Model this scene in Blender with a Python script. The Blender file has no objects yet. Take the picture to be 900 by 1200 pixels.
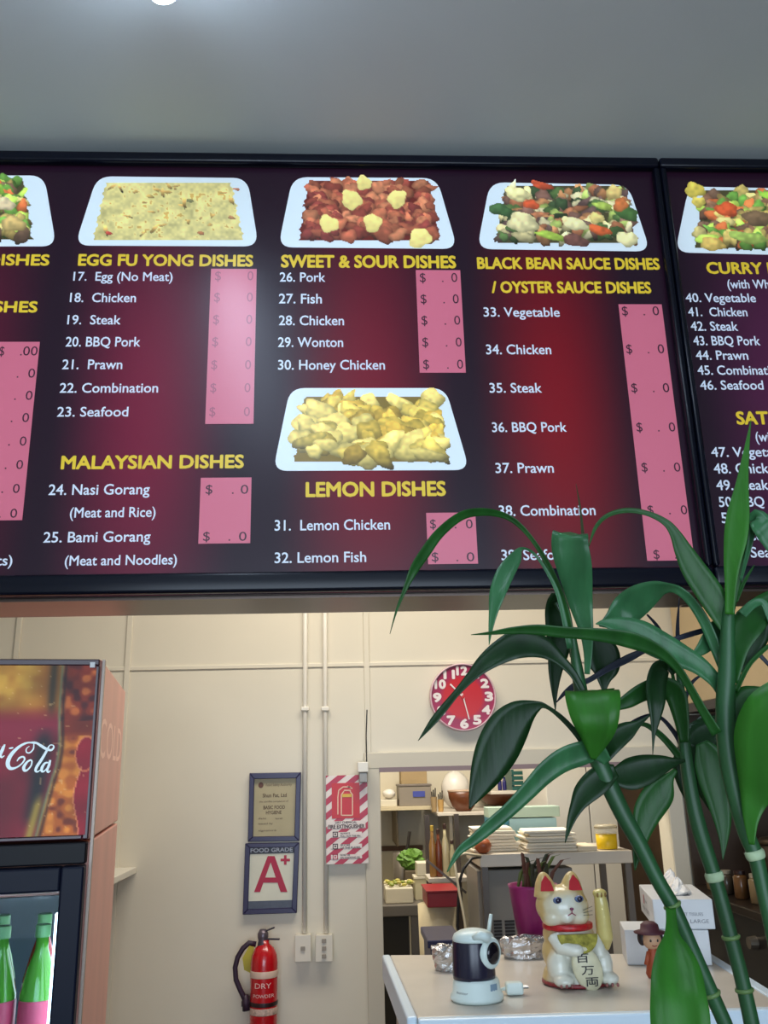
import bpy, bmesh, math, random
import numpy as np
from mathutils import Vector, Matrix
R = math.radians
rnd = random.Random(7)
scene = bpy.context.scene
COL = scene.collection

# ------------------------------------------------------------------ camera
F = 1020.0; W, H = 900.0, 1200.0
EYE = Vector((0, 0, 1.75))
YAW, PITCH, ROLL = R(3.0), R(16.55), R(1.4)
fwd = Vector((math.sin(YAW)*math.cos(PITCH), math.cos(YAW)*math.cos(PITCH), math.sin(PITCH)))
r0 = Vector((math.cos(YAW), -math.sin(YAW), 0)); u0 = r0.cross(fwd)
RT = r0*math.cos(ROLL) - u0*math.sin(ROLL)
UP = u0*math.cos(ROLL) + r0*math.sin(ROLL)
cd = bpy.data.cameras.new('camera'); cam = bpy.data.objects.new('camera', cd); COL.objects.link(cam)
cd.sensor_fit = 'HORIZONTAL'; cd.sensor_width = 36; cd.lens = 36*F/W; cd.clip_start = 0.02
cam.matrix_world = Matrix(((RT.x, UP.x, -fwd.x, EYE.x), (RT.y, UP.y, -fwd.y, EYE.y), (RT.z, UP.z, -fwd.z, EYE.z), (0, 0, 0, 1)))
scene.camera = cam
def ray(px, py): return fwd*F + RT*(px-W/2) - UP*(py-H/2)
def P(px, py, Y):            # measured image point at the depth plane y = Y
    d = ray(px, py); return EYE + d*((Y-EYE.y)/d.y)
def PZ(px, py, z):           # measured image point at height z
    d = ray(px, py); return EYE + d*((z-EYE.z)/d.z)
def PPL(px, py, o, n):       # on a plane
    d = ray(px, py); return EYE + d*((o-EYE).dot(n)/d.dot(n))

# ------------------------------------------------------------------ world, exposure, lights
scene.view_settings.view_transform = 'Standard'; scene.view_settings.look = 'None'
scene.view_settings.gamma = 1; scene.view_settings.exposure = 0.0
try: scene.view_settings.use_curve_mapping = False
except Exception: pass
wd = bpy.data.worlds.new('sky'); scene.world = wd; wd.use_nodes = True
wd.node_tree.nodes['Background'].inputs[0].default_value = (0.62, 0.75, 0.9, 1)
wd.node_tree.nodes['Background'].inputs[1].default_value = 0.45
def area(name, loc, rot, sx, sy, power, col):
    l = bpy.data.lights.new(name, 'AREA'); l.shape = 'RECTANGLE'; l.size = sx; l.size_y = sy
    l.energy = power; l.color = col
    o = bpy.data.objects.new(name, l); COL.objects.link(o); o.location = loc; o.rotation_euler = rot
    return o
CEIL = P(450, 186, 1.7).z + 0.015
LIGHT_SHOP = 16; LIGHT_DAY = 130; LIGHT_KIT = 36
area('shopfront_daylight', (0.2, -2.9, 1.75), (R(90), 0, 0), 3.2, 2.0, LIGHT_DAY, (0.70, 0.84, 1.0))
area('kitchen_ceiling_light', (0.1, 2.75, CEIL-0.06), (0, 0, 0), 1.6, 0.5, LIGHT_KIT*.86, (1.0, 0.93, 0.82))
area('kitchen_far_light', (0.3, 4.45, CEIL-0.06), (0, 0, 0), 1.2, 0.6, 62, (1.0, 0.92, 0.78))

# ------------------------------------------------------------------ materials
def lin(c): c = c/255.0; return c/12.92 if c <= 0.04045 else ((c+0.055)/1.055)**2.4
def L(rgb): return tuple(lin(c) for c in rgb)
_m = {}
def mat(key, rgb=(128,128,128), rough=0.5, metal=0.0, emit=0.0, var=0.0, scale=20.0, bump=0.0, attr=False,
        trans=0.0, spec=0.5, alpha=None, stretch=None, coat=0.0, ecol=None, sss=0.0):
    if key in _m: return _m[key]
    m = bpy.data.materials.new(key); m.use_nodes = True; nt = m.node_tree; b = nt.nodes['Principled BSDF']
    b.inputs['Roughness'].default_value = rough; b.inputs['Metallic'].default_value = metal
    b.inputs['Specular IOR Level'].default_value = spec
    b.inputs['Transmission Weight'].default_value = trans
    b.inputs['Coat Weight'].default_value = coat
    src = None
    if attr:
        a = nt.nodes.new('ShaderNodeVertexColor'); a.layer_name = 'Col'; src = a.outputs[0]
    else:
        b.inputs['Base Color'].default_value = (*L(rgb), 1)
    if var or bump:
        tc = nt.nodes.new('ShaderNodeTexCoord'); mp = nt.nodes.new('ShaderNodeMapping')
        if stretch: mp.inputs['Scale'].default_value = stretch
        nt.links.new(tc.outputs['Object'], mp.inputs[0])
        n = nt.nodes.new('ShaderNodeTexNoise'); n.inputs['Scale'].default_value = scale; n.inputs['Detail'].default_value = 5
        nt.links.new(mp.outputs[0], n.inputs['Vector'])
        if var and not attr:
            rp = nt.nodes.new('ShaderNodeValToRGB'); c = L(rgb)
            rp.color_ramp.elements[0].position = 0.3; rp.color_ramp.elements[1].position = 0.72
            rp.color_ramp.elements[0].color = (*[x*(1-var) for x in c], 1)
            rp.color_ramp.elements[1].color = (*[min(1, x*(1+var)) for x in c], 1)
            nt.links.new(n.outputs['Fac'], rp.inputs[0]); src = rp.outputs[0]
        if bump:
            bp = nt.nodes.new('ShaderNodeBump'); bp.inputs['Strength'].default_value = bump; bp.inputs['Distance'].default_value = 0.003
            nt.links.new(n.outputs['Fac'], bp.inputs['Height']); nt.links.new(bp.outputs[0], b.inputs['Normal'])
    if src: nt.links.new(src, b.inputs['Base Color'])
    if emit:
        b.inputs['Emission Strength'].default_value = emit
        if src and not ecol: nt.links.new(src, b.inputs['Emission Color'])
        else: b.inputs['Emission Color'].default_value = (*L(ecol or rgb), 1)
    if alpha is not None: b.inputs['Alpha'].default_value = alpha
    _m[key] = m; return m

# ------------------------------------------------------------------ mesh building
class MB:
    def __init__(s): s.v = []; s.f = []; s.c = None
    def add(s, vs, fs):
        k = len(s.v); s.v += [Vector(v) for v in vs]; s.f += [tuple(i+k for i in f) for f in fs]; return s
    def box(s, x0, x1, y0, y1, z0, z1):
        return s.add([(x0,y0,z0),(x1,y0,z0),(x1,y1,z0),(x0,y1,z0),(x0,y0,z1),(x1,y0,z1),(x1,y1,z1),(x0,y1,z1)],
                     [(3,2,1,0),(4,5,6,7),(0,1,5,4),(1,2,6,5),(2,3,7,6),(3,0,4,7)])
    def obox(s, c, a, b, d):
        c, a, b, d = map(Vector, (c, a, b, d))
        vs = [c-a-b-d, c+a-b-d, c+a+b-d, c-a+b-d, c-a-b+d, c+a-b+d, c+a+b+d, c-a+b+d]
        return s.add(vs, [(3,2,1,0),(4,5,6,7),(0,1,5,4),(1,2,6,5),(2,3,7,6),(3,0,4,7)])
    def bar(s, p, q, w, t=None, up=(0,0,1)):
        p, q = Vector(p), Vector(q); d = (q-p); n = d.normalized(); up = Vector(up)
        if abs(n.dot(up)) > .95: up = Vector((0,1,0))
        a = n.cross(up).normalized(); b = a.cross(n)
        return s.obox((p+q)/2, d/2, a*w/2, b*(t or w)/2)
    def prism(s, pts, vec):
        pts = [Vector(p) for p in pts]; vec = Vector(vec); n = len(pts)
        return s.add(pts+[p+vec for p in pts], [tuple(range(n)), tuple(range(2*n-1, n-1, -1))] +
                     [(i, (i+1) % n, (i+1) % n+n, i+n) for i in range(n)])
    def tube(s, pts, rad, n=10, cap=True):
        pts = [Vector(p) for p in pts]
        if not hasattr(rad, '__len__'): rad = [rad]*len(pts)
        vs, fs = [], []; prev = None
        for i, p in enumerate(pts):
            t = (pts[min(i+1, len(pts)-1)]-pts[max(i-1, 0)]).normalized()
            if prev is None:
                a = t.cross(Vector((0,0,1)));
                if a.length < 1e-3: a = t.cross(Vector((0,1,0)))
            else: a = prev - t*prev.dot(t)
            a.normalize(); prev = a; b = t.cross(a)
            for k in range(n):
                w = 2*math.pi*k/n; vs.append(p+(a*math.cos(w)+b*math.sin(w))*rad[i])
        for i in range(len(pts)-1):
            for k in range(n):
                fs.append((i*n+k, i*n+(k+1) % n, (i+1)*n+(k+1) % n, (i+1)*n+k))
        if cap: fs += [tuple(range(n-1, -1, -1)), tuple(range((len(pts)-1)*n, len(pts)*n))]
        return s.add(vs, fs)
    def lathe(s, prof, c=(0,0,0), n=24, sx=1, sy=1, rot=None, cap=True):
        c = Vector(c); vs, fs = [], []
        for r, z in prof:
            for k in range(n):
                w = 2*math.pi*k/n; v = Vector((r*sx*math.cos(w), r*sy*math.sin(w), z))
                if rot is not None: v = rot @ v
                vs.append(c+v)
        m = len(prof)
        for i in range(m-1):
            for k in range(n): fs.append((i*n+k, i*n+(k+1) % n, (i+1)*n+(k+1) % n, (i+1)*n+k))
        if cap: fs += [tuple(range(n-1, -1, -1)), tuple(range((m-1)*n, m*n))]
        return s.add(vs, fs)
    def ell(s, c, r, nu=18, nv=12, rot=None, lump=0, seed=0):
        rr = random.Random(seed); vs, fs = [], []; c = Vector(c)
        for j in range(nv+1):
            th = math.pi*j/nv
            for i in range(nu):
                ph = 2*math.pi*i/nu; k = 1+lump*(rr.random()-.5)*(0 < j < nv)
                v = Vector((r[0]*math.sin(th)*math.cos(ph)*k, r[1]*math.sin(th)*math.sin(ph)*k, r[2]*math.cos(th)*k))
                if rot is not None: v = rot @ v
                vs.append(c+v)
        for j in range(nv):
            for i in range(nu): fs.append((j*nu+i, (j+1)*nu+i, (j+1)*nu+(i+1) % nu, j*nu+(i+1) % nu))
        return s.add(vs, fs)
    def xf(s, M): s.v = [M @ v for v in s.v]; return s

def obj(name, mb, m, parent=None, local=False, smooth=False, bevel=0, seg=2, sub=0, remesh=0, solid=0, cols=None, kind=None, label=None):
    me = bpy.data.meshes.new(name)
    off = Vector((0,0,0)) if (local or parent is None) else wloc(parent)
    me.from_pydata([tuple(v-off) for v in mb.v], [], mb.f)
    if cols is not None:
        ca = me.color_attributes.new('Col', 'FLOAT_COLOR', 'POINT'); ca.data.foreach_set('color', np.asarray(cols, dtype=np.float32).ravel())
    if m: me.materials.append(m)
    bm = bmesh.new(); bm.from_mesh(me)
    if remesh or sub: bmesh.ops.remove_doubles(bm, verts=bm.verts, dist=1e-6)
    bmesh.ops.recalc_face_normals(bm, faces=bm.faces) if cols is None else None
    bm.to_mesh(me); bm.free()
    if smooth: me.polygons.foreach_set('use_smooth', [True]*len(me.polygons))
    o = bpy.data.objects.new(name, me); COL.objects.link(o)
    if parent is not None: o.parent = parent
    if remesh:
        md = o.modifiers.new('r', 'REMESH'); md.mode = 'VOXEL'; md.voxel_size = remesh; md.use_smooth_shade = True
        md = o.modifiers.new('s', 'SMOOTH'); md.iterations = 6
    if solid:
        md = o.modifiers.new('t', 'SOLIDIFY'); md.thickness = solid; md.offset = 0
    if bevel:
        md = o.modifiers.new('b', 'BEVEL'); md.width = bevel; md.segments = seg; md.limit_method = 'ANGLE'
    if sub:
        md = o.modifiers.new('u', 'SUBSURF'); md.levels = sub; md.render_levels = sub
    if kind: o['kind'] = kind
    if label: o['label'] = label
    return o
def wloc(o):
    v = Vector(o.location)
    while o.parent is not None: o = o.parent; v = v+Vector(o.location)
    return v
def tag(o, label, cat, group=None):
    o['label'] = label; o['category'] = cat
    if group: o['group'] = group
    return o
def thing(name, label, cat, loc=(0,0,0), rz=0, group=None):
    o = bpy.data.objects.new(name, None); COL.objects.link(o); o.empty_display_size = .05
    o.location = loc; o.rotation_euler = (0,0,rz); return tag(o, label, cat, group)
def struct(name, mb, m, **k): return obj(name, mb, m, kind='structure', **k)

# text ---------------------------------------------------------------
_t = {}
def glyphs(s, bold=0.0):
    k = (s, bold)
    if k in _t: return _t[k]
    c = bpy.data.curves.new('lettering', 'FONT'); c.body = s; c.offset = bold; c.resolution_u = 3; c.fill_mode = 'FRONT'
    o = bpy.data.objects.new('lettering', c); COL.objects.link(o)
    dg = bpy.context.evaluated_depsgraph_get(); me = o.evaluated_get(dg).to_mesh()
    v = [(a.co.x, a.co.y) for a in me.vertices]; f = [tuple(p.vertices) for p in me.polygons]
    o.evaluated_get(dg).to_mesh_clear(); bpy.data.objects.remove(o); bpy.data.curves.remove(c)
    _t[k] = (v, f); return _t[k]
CAP = max(v[1] for v in glyphs('H')[0])
def put_text(mb, s, p0, p1, cap, up, bold=0.0, off=Vector((0,0,0))):
    """baseline from p0 to p1, cap height in metres, up = unit vector"""
    v, f = glyphs(s); xs = [a[0] for a in v]; x0, x1 = min(xs), max(xs)
    p0, p1, up = Vector(p0), Vector(p1), Vector(up)
    if bold:                                   # heavier strokes: copies of the line shifted by a fraction of a stroke
        t_ = (p1-p0).normalized(); q = bold*cap/CAP
        nn = t_.cross(up); kk = 0
        for a_, b_ in ((1,0),(-1,0),(0,1),(0,-1),(.7,.7),(-.7,.7),(.7,-.7),(-.7,-.7)):
            kk += 1; mb.add([p0-nn*(6e-5*kk)+t_*(q*a_)+up*(q*b_)+(p1-p0)*((x-x0)/(x1-x0))+up*(y/CAP*cap)+off for x, y in v], f)
    mb.add([p0+(p1-p0)*((x-x0)/(x1-x0))+up*(y/CAP*cap)+off for x, y in v], f); return mb

# ------------------------------------------------------------------ the room
BY = 1.70                                     # plane of the menu board's face
def z_at(py, Y, px=450): return P(px, py, Y).z
WY = 3.6                                      # plane of the wall behind the counter
m_wall = mat('cream_wall', (222,214,194), 0.45, var=0.03, scale=2.5, bump=0.05)
m_ceil = mat('grey_ceiling', (196,204,204), 0.55, var=0.03, scale=3)
m_trim = mat('cream_trim', (205,197,178), 0.5)
XL, XR, YB = -2.6, 2.15, -3.2
YF = 6.2
b = MB().box(XL-.1, XR+.1, YB-.1, YF+.1, -0.1, 0); struct('floor', b, mat('floor_tile', (110,104,98), .5, var=.15, scale=5))
b = MB().box(XL-.1, XR+.1, YB-.1, YF+.1, CEIL, CEIL+.1); struct('ceiling', b, m_ceil)
b = MB().box(XL-.1, XL, YB-.1, YF+.1, 0, CEIL); struct('wall_left', b, m_wall)
b = MB().box(XR, XR+.1, YB-.1, YF+.1, 0, CEIL); struct('wall_right', b, mat('dark_wall', (92,78,64), .6, var=.2, scale=4))
b = MB().box(XL, XR, YF, YF+.1, 0, CEIL); struct('wall_far', b, m_wall)
# shop front behind the camera: wall with a window
b = MB().box(XL, -1.6, YB-.1, YB, 0, CEIL).box(2.0, XR, YB-.1, YB, 0, CEIL).box(-1.6, 2.0, YB-.1, YB, 0, .6).box(-1.6, 2.0, YB-.1, YB, 2.8, CEIL)
struct('wall_back', b, m_ceil)
w = struct('window_1', MB().box(-1.6, 2.0, YB-.06, YB-.05, .6, 2.8), mat('shop_glass', (240,250,255), .02, trans=1.0, spec=.5))
# wall behind the counter, with the servery opening
dl, dr = P(445, 900, WY).x, P(777, 900, WY).x
dz = P(560, 898, WY).z
b = MB().box(XL, dl, WY, WY+.12, 0, CEIL).box(dr, XR, WY, WY+.12, 0, CEIL).box(dl, dr, WY, WY+.12, dz, CEIL)
wk = struct('wall_kitchen', b, m_wall)
# doorway trim
tw = .062
b = MB().box(dl-tw, dl, WY-.014, WY, 0, dz+tw).box(dr, dr+tw, WY-.014, WY, 0, dz+tw).box(dl-tw, dr+tw, WY-.016, WY, dz, dz+tw)
struct('trim_1', b, m_trim, bevel=.003)
b = MB().box(dl-.003, dr+.003, WY-.018, WY+.02, dz-.014, dz+.004)
struct('trim_2', b, mat('trim_edge', (138,118,120), .5))
# panel joints of the wall
zr = P(300, 781, WY).z
b = MB().box(XL, P(795, 780, WY).x, WY-.006, WY, zr-.008, zr+.008); struct('trim_3', b, m_wall, bevel=.002)
for i, (px, y1) in enumerate([(22, 1100), (152, 1300), (429, 886)]):
    x = P(px, 740, WY).x; b = MB().box(x-.011, x+.011, WY-.0075, WY, P(px, y1, WY).z, CEIL)
    struct('trim_%d' % (4+i), b, m_wall, bevel=.002)

# ------------------------------------------------------------------ menu boards
N_ = Vector((0,-1,0)); UPV = Vector((0,0,1))
BT = P(450, 188, BY).z; BB = P(450, 694, BY).z
# depth of the box from the underside's rear edge
lo, hi = BY, BY+.6
for _ in range(40):
    mid = (lo+hi)/2
    if P(450, 714, mid).z < BB: lo = mid
    else: hi = mid
BD = lo-BY
E_ = 0.30
m_frame = mat('board_frame_black', (8,11,24), .25, spec=.25)
m_print = mat('menu_print', rough=.30, attr=True, emit=E_, spec=.32)
m_white = mat('menu_white_ink', (196,206,220), .30, emit=E_, spec=.6)
m_yel = mat('menu_yellow_ink', (208,180,44), .30, emit=E_, spec=.6)
m_pink = mat('menu_pink_film', (196,100,122), .30, emit=E_*.8, spec=.6)
m_dark = mat('menu_dark_ink', (60,22,44), .30, spec=.6)
m_faint = mat('menu_faint_ink', (160,82,106), .30, emit=E_*.5, spec=.6)
m_tray = mat('menu_tray_white', (198,212,220), .30, emit=E_*1.5, spec=.6)

def B(px, py, t=0.0): p = P(px, py, BY); p.y -= t; return p
def bx(px, z): # board x for an image column px at height z
    return None
def smooth_noise(shape, cell, rs):
    h, w = shape; gh, gw = int(h/cell)+3, int(w/cell)+3
    g = rs.rand(gh, gw); y = np.arange(h)/cell; x = np.arange(w)/cell
    yi, xi = y.astype(int), x.astype(int); fy, fx = y-yi, x-xi
    fy = fy*fy*(3-2*fy); fx = fx*fx*(3-2*fx)
    a = g[np.ix_(yi, xi)]; b_ = g[np.ix_(yi, xi+1)]; c = g[np.ix_(yi+1, xi)]; d = g[np.ix_(yi+1, xi+1)]
    return (a*(1-fx)+b_*fx)*(1-fy[:, None])+(c*(1-fx)+d*fx)*fy[:, None]
def srgb2lin(a):
    a = np.clip(a, 0, 255)/255; return np.where(a <= .04045, a/12.92, ((a+.055)/1.055)**2.4)

def paint_object(name, pt, x0, x1, y0, y1, img, alpha, m, parent, t):
    """flat printed picture: a vertex-coloured grid laid on the board face"""
    h, w = img.shape[:2]; lincol = srgb2lin(img)
    xs = np.linspace(x0, x1, w); ys = np.linspace(y0, y1, h)
    use = np.ones((h, w), bool) if alpha is None else alpha > .5
    idx = -np.ones((h, w), int); vs = []; cs = []
    for j in range(h):
        for i in range(w):
            if use[j, i]:
                idx[j, i] = len(vs); vs.append(pt(xs[i], ys[j], t)); cs.append((*lincol[j, i], 1))
    mb = MB(); mb.v = vs
    for j in range(h-1):
        for i in range(w-1):
            q = (idx[j, i], idx[j+1, i], idx[j+1, i+1], idx[j, i+1])
            if min(q) >= 0: mb.f.append(tuple(int(k) for k in q))
    return obj(name, mb, m, parent, cols=cs)

def blob(img, al, cx, cy, rx, ry, ang, col, rs, sh=.35, edge=.5, nz=.12):
    h, w = img.shape[:2]; Y, X = np.mgrid[0:h, 0:w]
    ca, sa = math.cos(ang), math.sin(ang); dx, dy = X-cx, Y-cy
    u = (dx*ca+dy*sa)/rx; v = (-dx*sa+dy*ca)/ry
    ph = np.arctan2(v, u); r = np.sqrt(u*u+v*v)
    wob = 1+.10*np.sin(ph*3+rs.rand()*6)+.07*np.sin(ph*5+rs.rand()*6)
    r = r/wob; m = r < 1
    if not m.any(): return
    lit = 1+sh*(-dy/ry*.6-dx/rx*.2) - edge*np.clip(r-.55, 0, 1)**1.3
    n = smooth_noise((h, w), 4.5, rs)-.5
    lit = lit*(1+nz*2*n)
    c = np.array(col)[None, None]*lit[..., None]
    img[m] = c[m]; al[m] = 1

def dish(kind, w, h, rs):
    img = np.zeros((h, w, 3)); al = np.zeros((h, w))
    def region(px_margin_top, bot, side, wid_top):   # base fill in trapezoid
        Y, X = np.mgrid[0:h, 0:w]; t = (Y-px_margin_top)/(bot-px_margin_top)
        half = wid_top*(1-t)+side*t
        return (t > 0) & (t < 1) & (np.abs(X-w/2) < half*w + 1.2*np.sin(Y*.35)+.8*np.sin(Y*.83))
    m = region(h*.12, h*.90, .405, .35)
    sc = w/200.0
    if kind == 'egg':
        m = region(h*.10, h*.92, .42, .35)
        base = np.array((208,196,128)); n = smooth_noise((h, w), 9*sc, rs); n2 = smooth_noise((h, w), 3*sc, rs); n3 = smooth_noise((h, w), 24*sc, rs)
        k = (.78+.22*n+.16*n2+.08*n3)[..., None]
        img[m] = (base*k)[m]; al[m] = 1
        br = (n2 > .80) & (n > .45) & m; img[br] = img[br]*np.array((.86,.75,.6))
        for _ in range(26):
            x, y = rs.rand()*w*.74+w*.13, rs.rand()*h*.7+h*.15
            if m[int(y), int(x)]: blob(img, al, x, y, 2+rs.rand()*6*sc, 1+rs.rand()*1.4, rs.rand()*3, (184,150,84), rs, edge=.1)
        for x, y, c in [(.17,.82,(190,70,60)), (.62,.36,(120,120,80)), (.88,.2,(180,120,90)), (.85,.6,(170,120,80)), (.68,.82,(170,110,70)), (.4,.3,(190,160,90))]:
            blob(img, al, x*w, y*h, 4*sc, 2.2*sc, .3, c, rs)
        return img, al
    if kind == 'sour':
        img[m] = (96,30,24); al[m] = 1; cols = [(150,82,60), (164,96,68), (132,62,50), (174,110,78), (120,54,48)]
        N, rx, ry = 190, 11, 8
    elif kind == 'lemon':
        img[m] = (120,100,40); al[m] = 1; cols = [(196,172,84), (186,158,68), (204,184,104), (178,146,60)]
        N, rx, ry = 80, 18, 12
    else:
        img[m] = (70,66,40); al[m] = 1
        cols = [(190,178,128), (112,82,70), (86,66,62), (74,98,54), (50,66,42), (156,110,72), (136,150,80), (196,186,144), (150,96,66), (92,72,62)]
        if kind in ('curry', 'leafy'): cols = [(180,160,90), (122,88,66), (206,190,120), (96,140,60), (140,120,70), (198,106,60), (170,196,84), (110,84,66)]
        N, rx, ry = 170, 12, 7
    for i in range(N):
        t = (i/N)**.9; y = h*(.16+.68*t)+rs.randn()*2; half = (.33+.06*t)*w
        x = w/2+(rs.rand()*2-1)*half
        c = np.array(cols[rs.randint(len(cols))])*(.85+.3*rs.rand())
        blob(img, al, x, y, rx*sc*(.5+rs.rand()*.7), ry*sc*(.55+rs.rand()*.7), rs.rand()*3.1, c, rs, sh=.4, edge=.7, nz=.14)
    if kind == 'sour':
        for x, y, r in [(.40,.37,13), (.66,.36,12), (.27,.68,12), (.52,.67,12), (.79,.87,14), (.47,.15,10)]:
            blob(img, al, x*w, y*h, r*sc, r*.85*sc, .4*x*7, (228,212,128), rs, sh=.15, edge=.15, nz=.07)
    if kind == 'bean':
        for x, y, c, a, b_ in [(.22,.24,(220,210,150),15,9), (.12,.45,(64,96,56),15,8), (.25,.62,(214,204,150),18,13), (.30,.38,(198,86,50),10,6),
                              (.42,.80,(150,176,70),20,5), (.56,.64,(222,214,160),14,8), (.70,.72,(196,92,50),14,6), (.86,.84,(220,212,156),13,10),
                              (.72,.40,(164,184,84),12,5), (.86,.5,(70,104,54),14,9), (.82,.38,(190,110,60),8,10), (.36,.12,(190,80,50),14,5), (.56,.86,(106,70,62),16,8), (.78,.22,(206,180,110),9,10), (.68,.56,(214,196,120),9,7)]:
            blob(img, al, x*w, y*h, a*sc, b_*sc, .3, c, rs, sh=.25, edge=.4, nz=.15)
    if kind in ('curry', 'leafy'):
        for x, y, c, a, b_ in [(.1,.12,(206,186,80),12,10), (.28,.38,(206,90,50),13,9), (.62,.24,(150,196,70),28,9), (.12,.28,(210,190,90),8,7), (.4,.76,(160,184,90),22,7),
                              (.2,.85,(200,170,90),14,9), (.75,.45,(210,190,150),12,8), (.45,.5,(120,96,70),16,10), (.66,.56,(206,96,60),8,7), (.8,.7,(186,160,100),14,9)]:
            blob(img, al, x*w, y*h, a*sc, b_*sc, .2, c, rs, sh=.25, edge=.4, nz=.15)
    return img, al

def rounded(pts, rad, n=6):
    out = []
    k = len(pts)
    for i in range(k):
        p = np.array(pts[i], float); a = np.array(pts[i-1], float); c = np.array(pts[(i+1) % k], float)
        ua = (a-p)/np.linalg.norm(a-p); uc = (c-p)/np.linalg.norm(c-p)
        s_, e_ = p+ua*rad, p+uc*rad
        for j in range(n+1):
            t = j/n; out.append(tuple((1-t)**2*s_+2*t*(1-t)*p+t*t*e_))
    return out

XD = P(802.5, 450, BY).x                           # divider centre
def module(x0, x1, label, centres):
    t = thing('menu_board', label, 'menu board', ((x0+x1)/2, BY, BB), 0, 'boards of the overhead menu')
    fr = .030
    b = MB().box(x0, x1, BY, BY+BD, BB, BT)                       # light box body
    obj('light_box', b, mat('box_body', (20,20,30), .35), t, bevel=.003)
    b = MB().box(x0, x1, BY-.024, BY, BT-fr*.9, BT).box(x0, x1, BY-.024, BY, BB, BB+fr*1.35)
    b.box(x0, x0+fr*.48, BY-.024, BY, BB+fr*1.35, BT-fr*.9).box(x1-fr*.48, x1, BY-.024, BY, BB+fr*1.35, BT-fr*.9)
    obj('frame', b, m_frame, t, bevel=.008, seg=4, smooth=True)
    b = MB().box(x0+.002, x1-.002, BY+.015, BY+BD-.002, BB-.006, BB-.0005)
    obj('underside', b, mat('underside_metal', (92,80,74), .3, metal=.8, var=.06, scale=3, stretch=(1,6,1)), t)
    # printed backing
    nx, nz = int((x1-x0)/.012)+2, int((BT-BB)/.012)+2
    xs = np.linspace(x0, x1, nx); zs = np.linspace(BB, BT, nz); X, Z = np.meshgrid(xs, zs)
    Vn = (Z-BB)/(BT-BB); img = np.zeros((nz, nx, 3)); img[:] = (30,13,28)
    for cx, half, r_, g_, b__ in centres:
        q = np.clip(1-((X-cx)/half)**2, 0, 1)**1.3*np.clip(1-((Vn-.36)/.62)**2, 0, 1)
        img += q[..., None]*np.array((r_, g_, b__))
    lc = srgb2lin(img).reshape(-1, 3); mb = MB(); mb.v = [Vector((x, BY-.0005, z)) for z in zs for x in xs]
    for j in range(nz-1):
        for i in range(nx-1): k = j*nx+i; mb.f.append((k, k+1, k+nx+1, k+nx))
    obj('print_panel', mb, m_print, t, cols=[(*c, 1) for c in lc])
    return t
c2, c3, c4 = B(170, 500).x, B(430, 500).x, B(655, 500).x
c1, c5, c6 = B(-70, 500).x, B(930, 500).x, B(1150, 500).x
boardA = module(-1.55, XD-.001, 'wide black framed maroon overhead menu board with sweet and sour and lemon dishes',
                [(c1,.20,62,6,14), (c2,.19,76,8,20), (c3,.19,78,3,8), (c4,.18,84,-6,-6)])
boardB = module(XD+.001, 1.75, 'dark overhead menu board at the right listing curry and satay dishes', [(c5,.19,44,14,30), (c6,.19,40,10,20)])

T1 = .0010
def line(s, x0, x1, y0, y1, cap, m, board, bold=0.0, name='lettering', mb=None):
    a, c = B(x0, y0, T1), B(x1, y1, T1); z = (a.z+c.z)/2; h = B((x0+x1)/2, (y0+y1)/2-cap).z-B((x0+x1)/2, (y0+y1)/2).z
    a.z = c.z = z
    own = mb is None
    if own: mb = MB()
    put_text(mb, s, a, c, h, UPV, bold)
    if own: obj(name, mb, m, board)
    return mb
wt = m_white
for s, x0, x1, y, cap in [
    ('17.  Egg (No Meat)',86,202,329,10), ('18.  Chicken',82,159,354,10.5), ('19.  Steak',79,141,380,10.5), ('20. BBQ Pork',77,164,406,11), ('21.  Prawn',73,143,432.5,11),
    ('22. Combination',70,185,460,11), ('23. Seafood',67,150,488,11), ('24. Nasi Gorang',57,175,579.5,12), ('(Meat and Rice)',82,182,606,11.5), ('25. Bami Gorang',51,176,635,12),
    ('(Meat and Noodles)',76,207,662,11.5), ('nuts)',-22,14,662.5,11.5),
    ('26. Pork',328,381,330,10.5), ('27. Fish',327,377,355.5,11), ('28. Chicken',327,403,381,11), ('29. Wonton',326,402,406.5,11), ('30. Honey Chicken',326,451,433,11),
    ('31.  Lemon Chicken',322,457,621,12), ('32. Lemon Fish',322,429,659,12),
    ('33. Vegetable',567,656,371,10.5), ('34. Chicken',570,646,415,11), ('35. Steak',574,635,460,11), ('36. BBQ Pork',577,664,506,11), ('37. Prawn',581,649,554,11.5),
    ('38. Combination',585,698,604,12), ('39. Seafood',588,668,656,12)]:
    line(s, x0, x1, y-.3, y+.6, cap, wt, boardA, .012)
for s, x0, x1, y, cap in [
    ('(with White Rice)',853,945,338,10), ('40. Vegetable',804,886,354,10), ('41.  Chicken',807,876,370.5,10), ('42. Steak',810,865,387.5,10.5), ('43. BBQ Pork',813,891,404.5,10.5), ('44. Prawn',816,877,421.5,10.5),
    ('45. Combination',818,918,439,10.5), ('46. Seafood',821,895,456.5,10.5), ('(with White Rice)',886,985,517,11), ('47. Vegetable',834,926,535,11), ('48. Chicken',837,916,554.5,11.5), ('49. Steak',840,901,574,11.5),
    ('50. BBQ Pork',843,932,593.5,11.5), ('51. Prawn',846,915,612.5,12), ('52. Combination',850,962,633,12), ('53. Seafood',853,937,653,12)]:
    line(s, x0, x1, y-.3, y+.6, cap, wt, boardB, .012)
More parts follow.
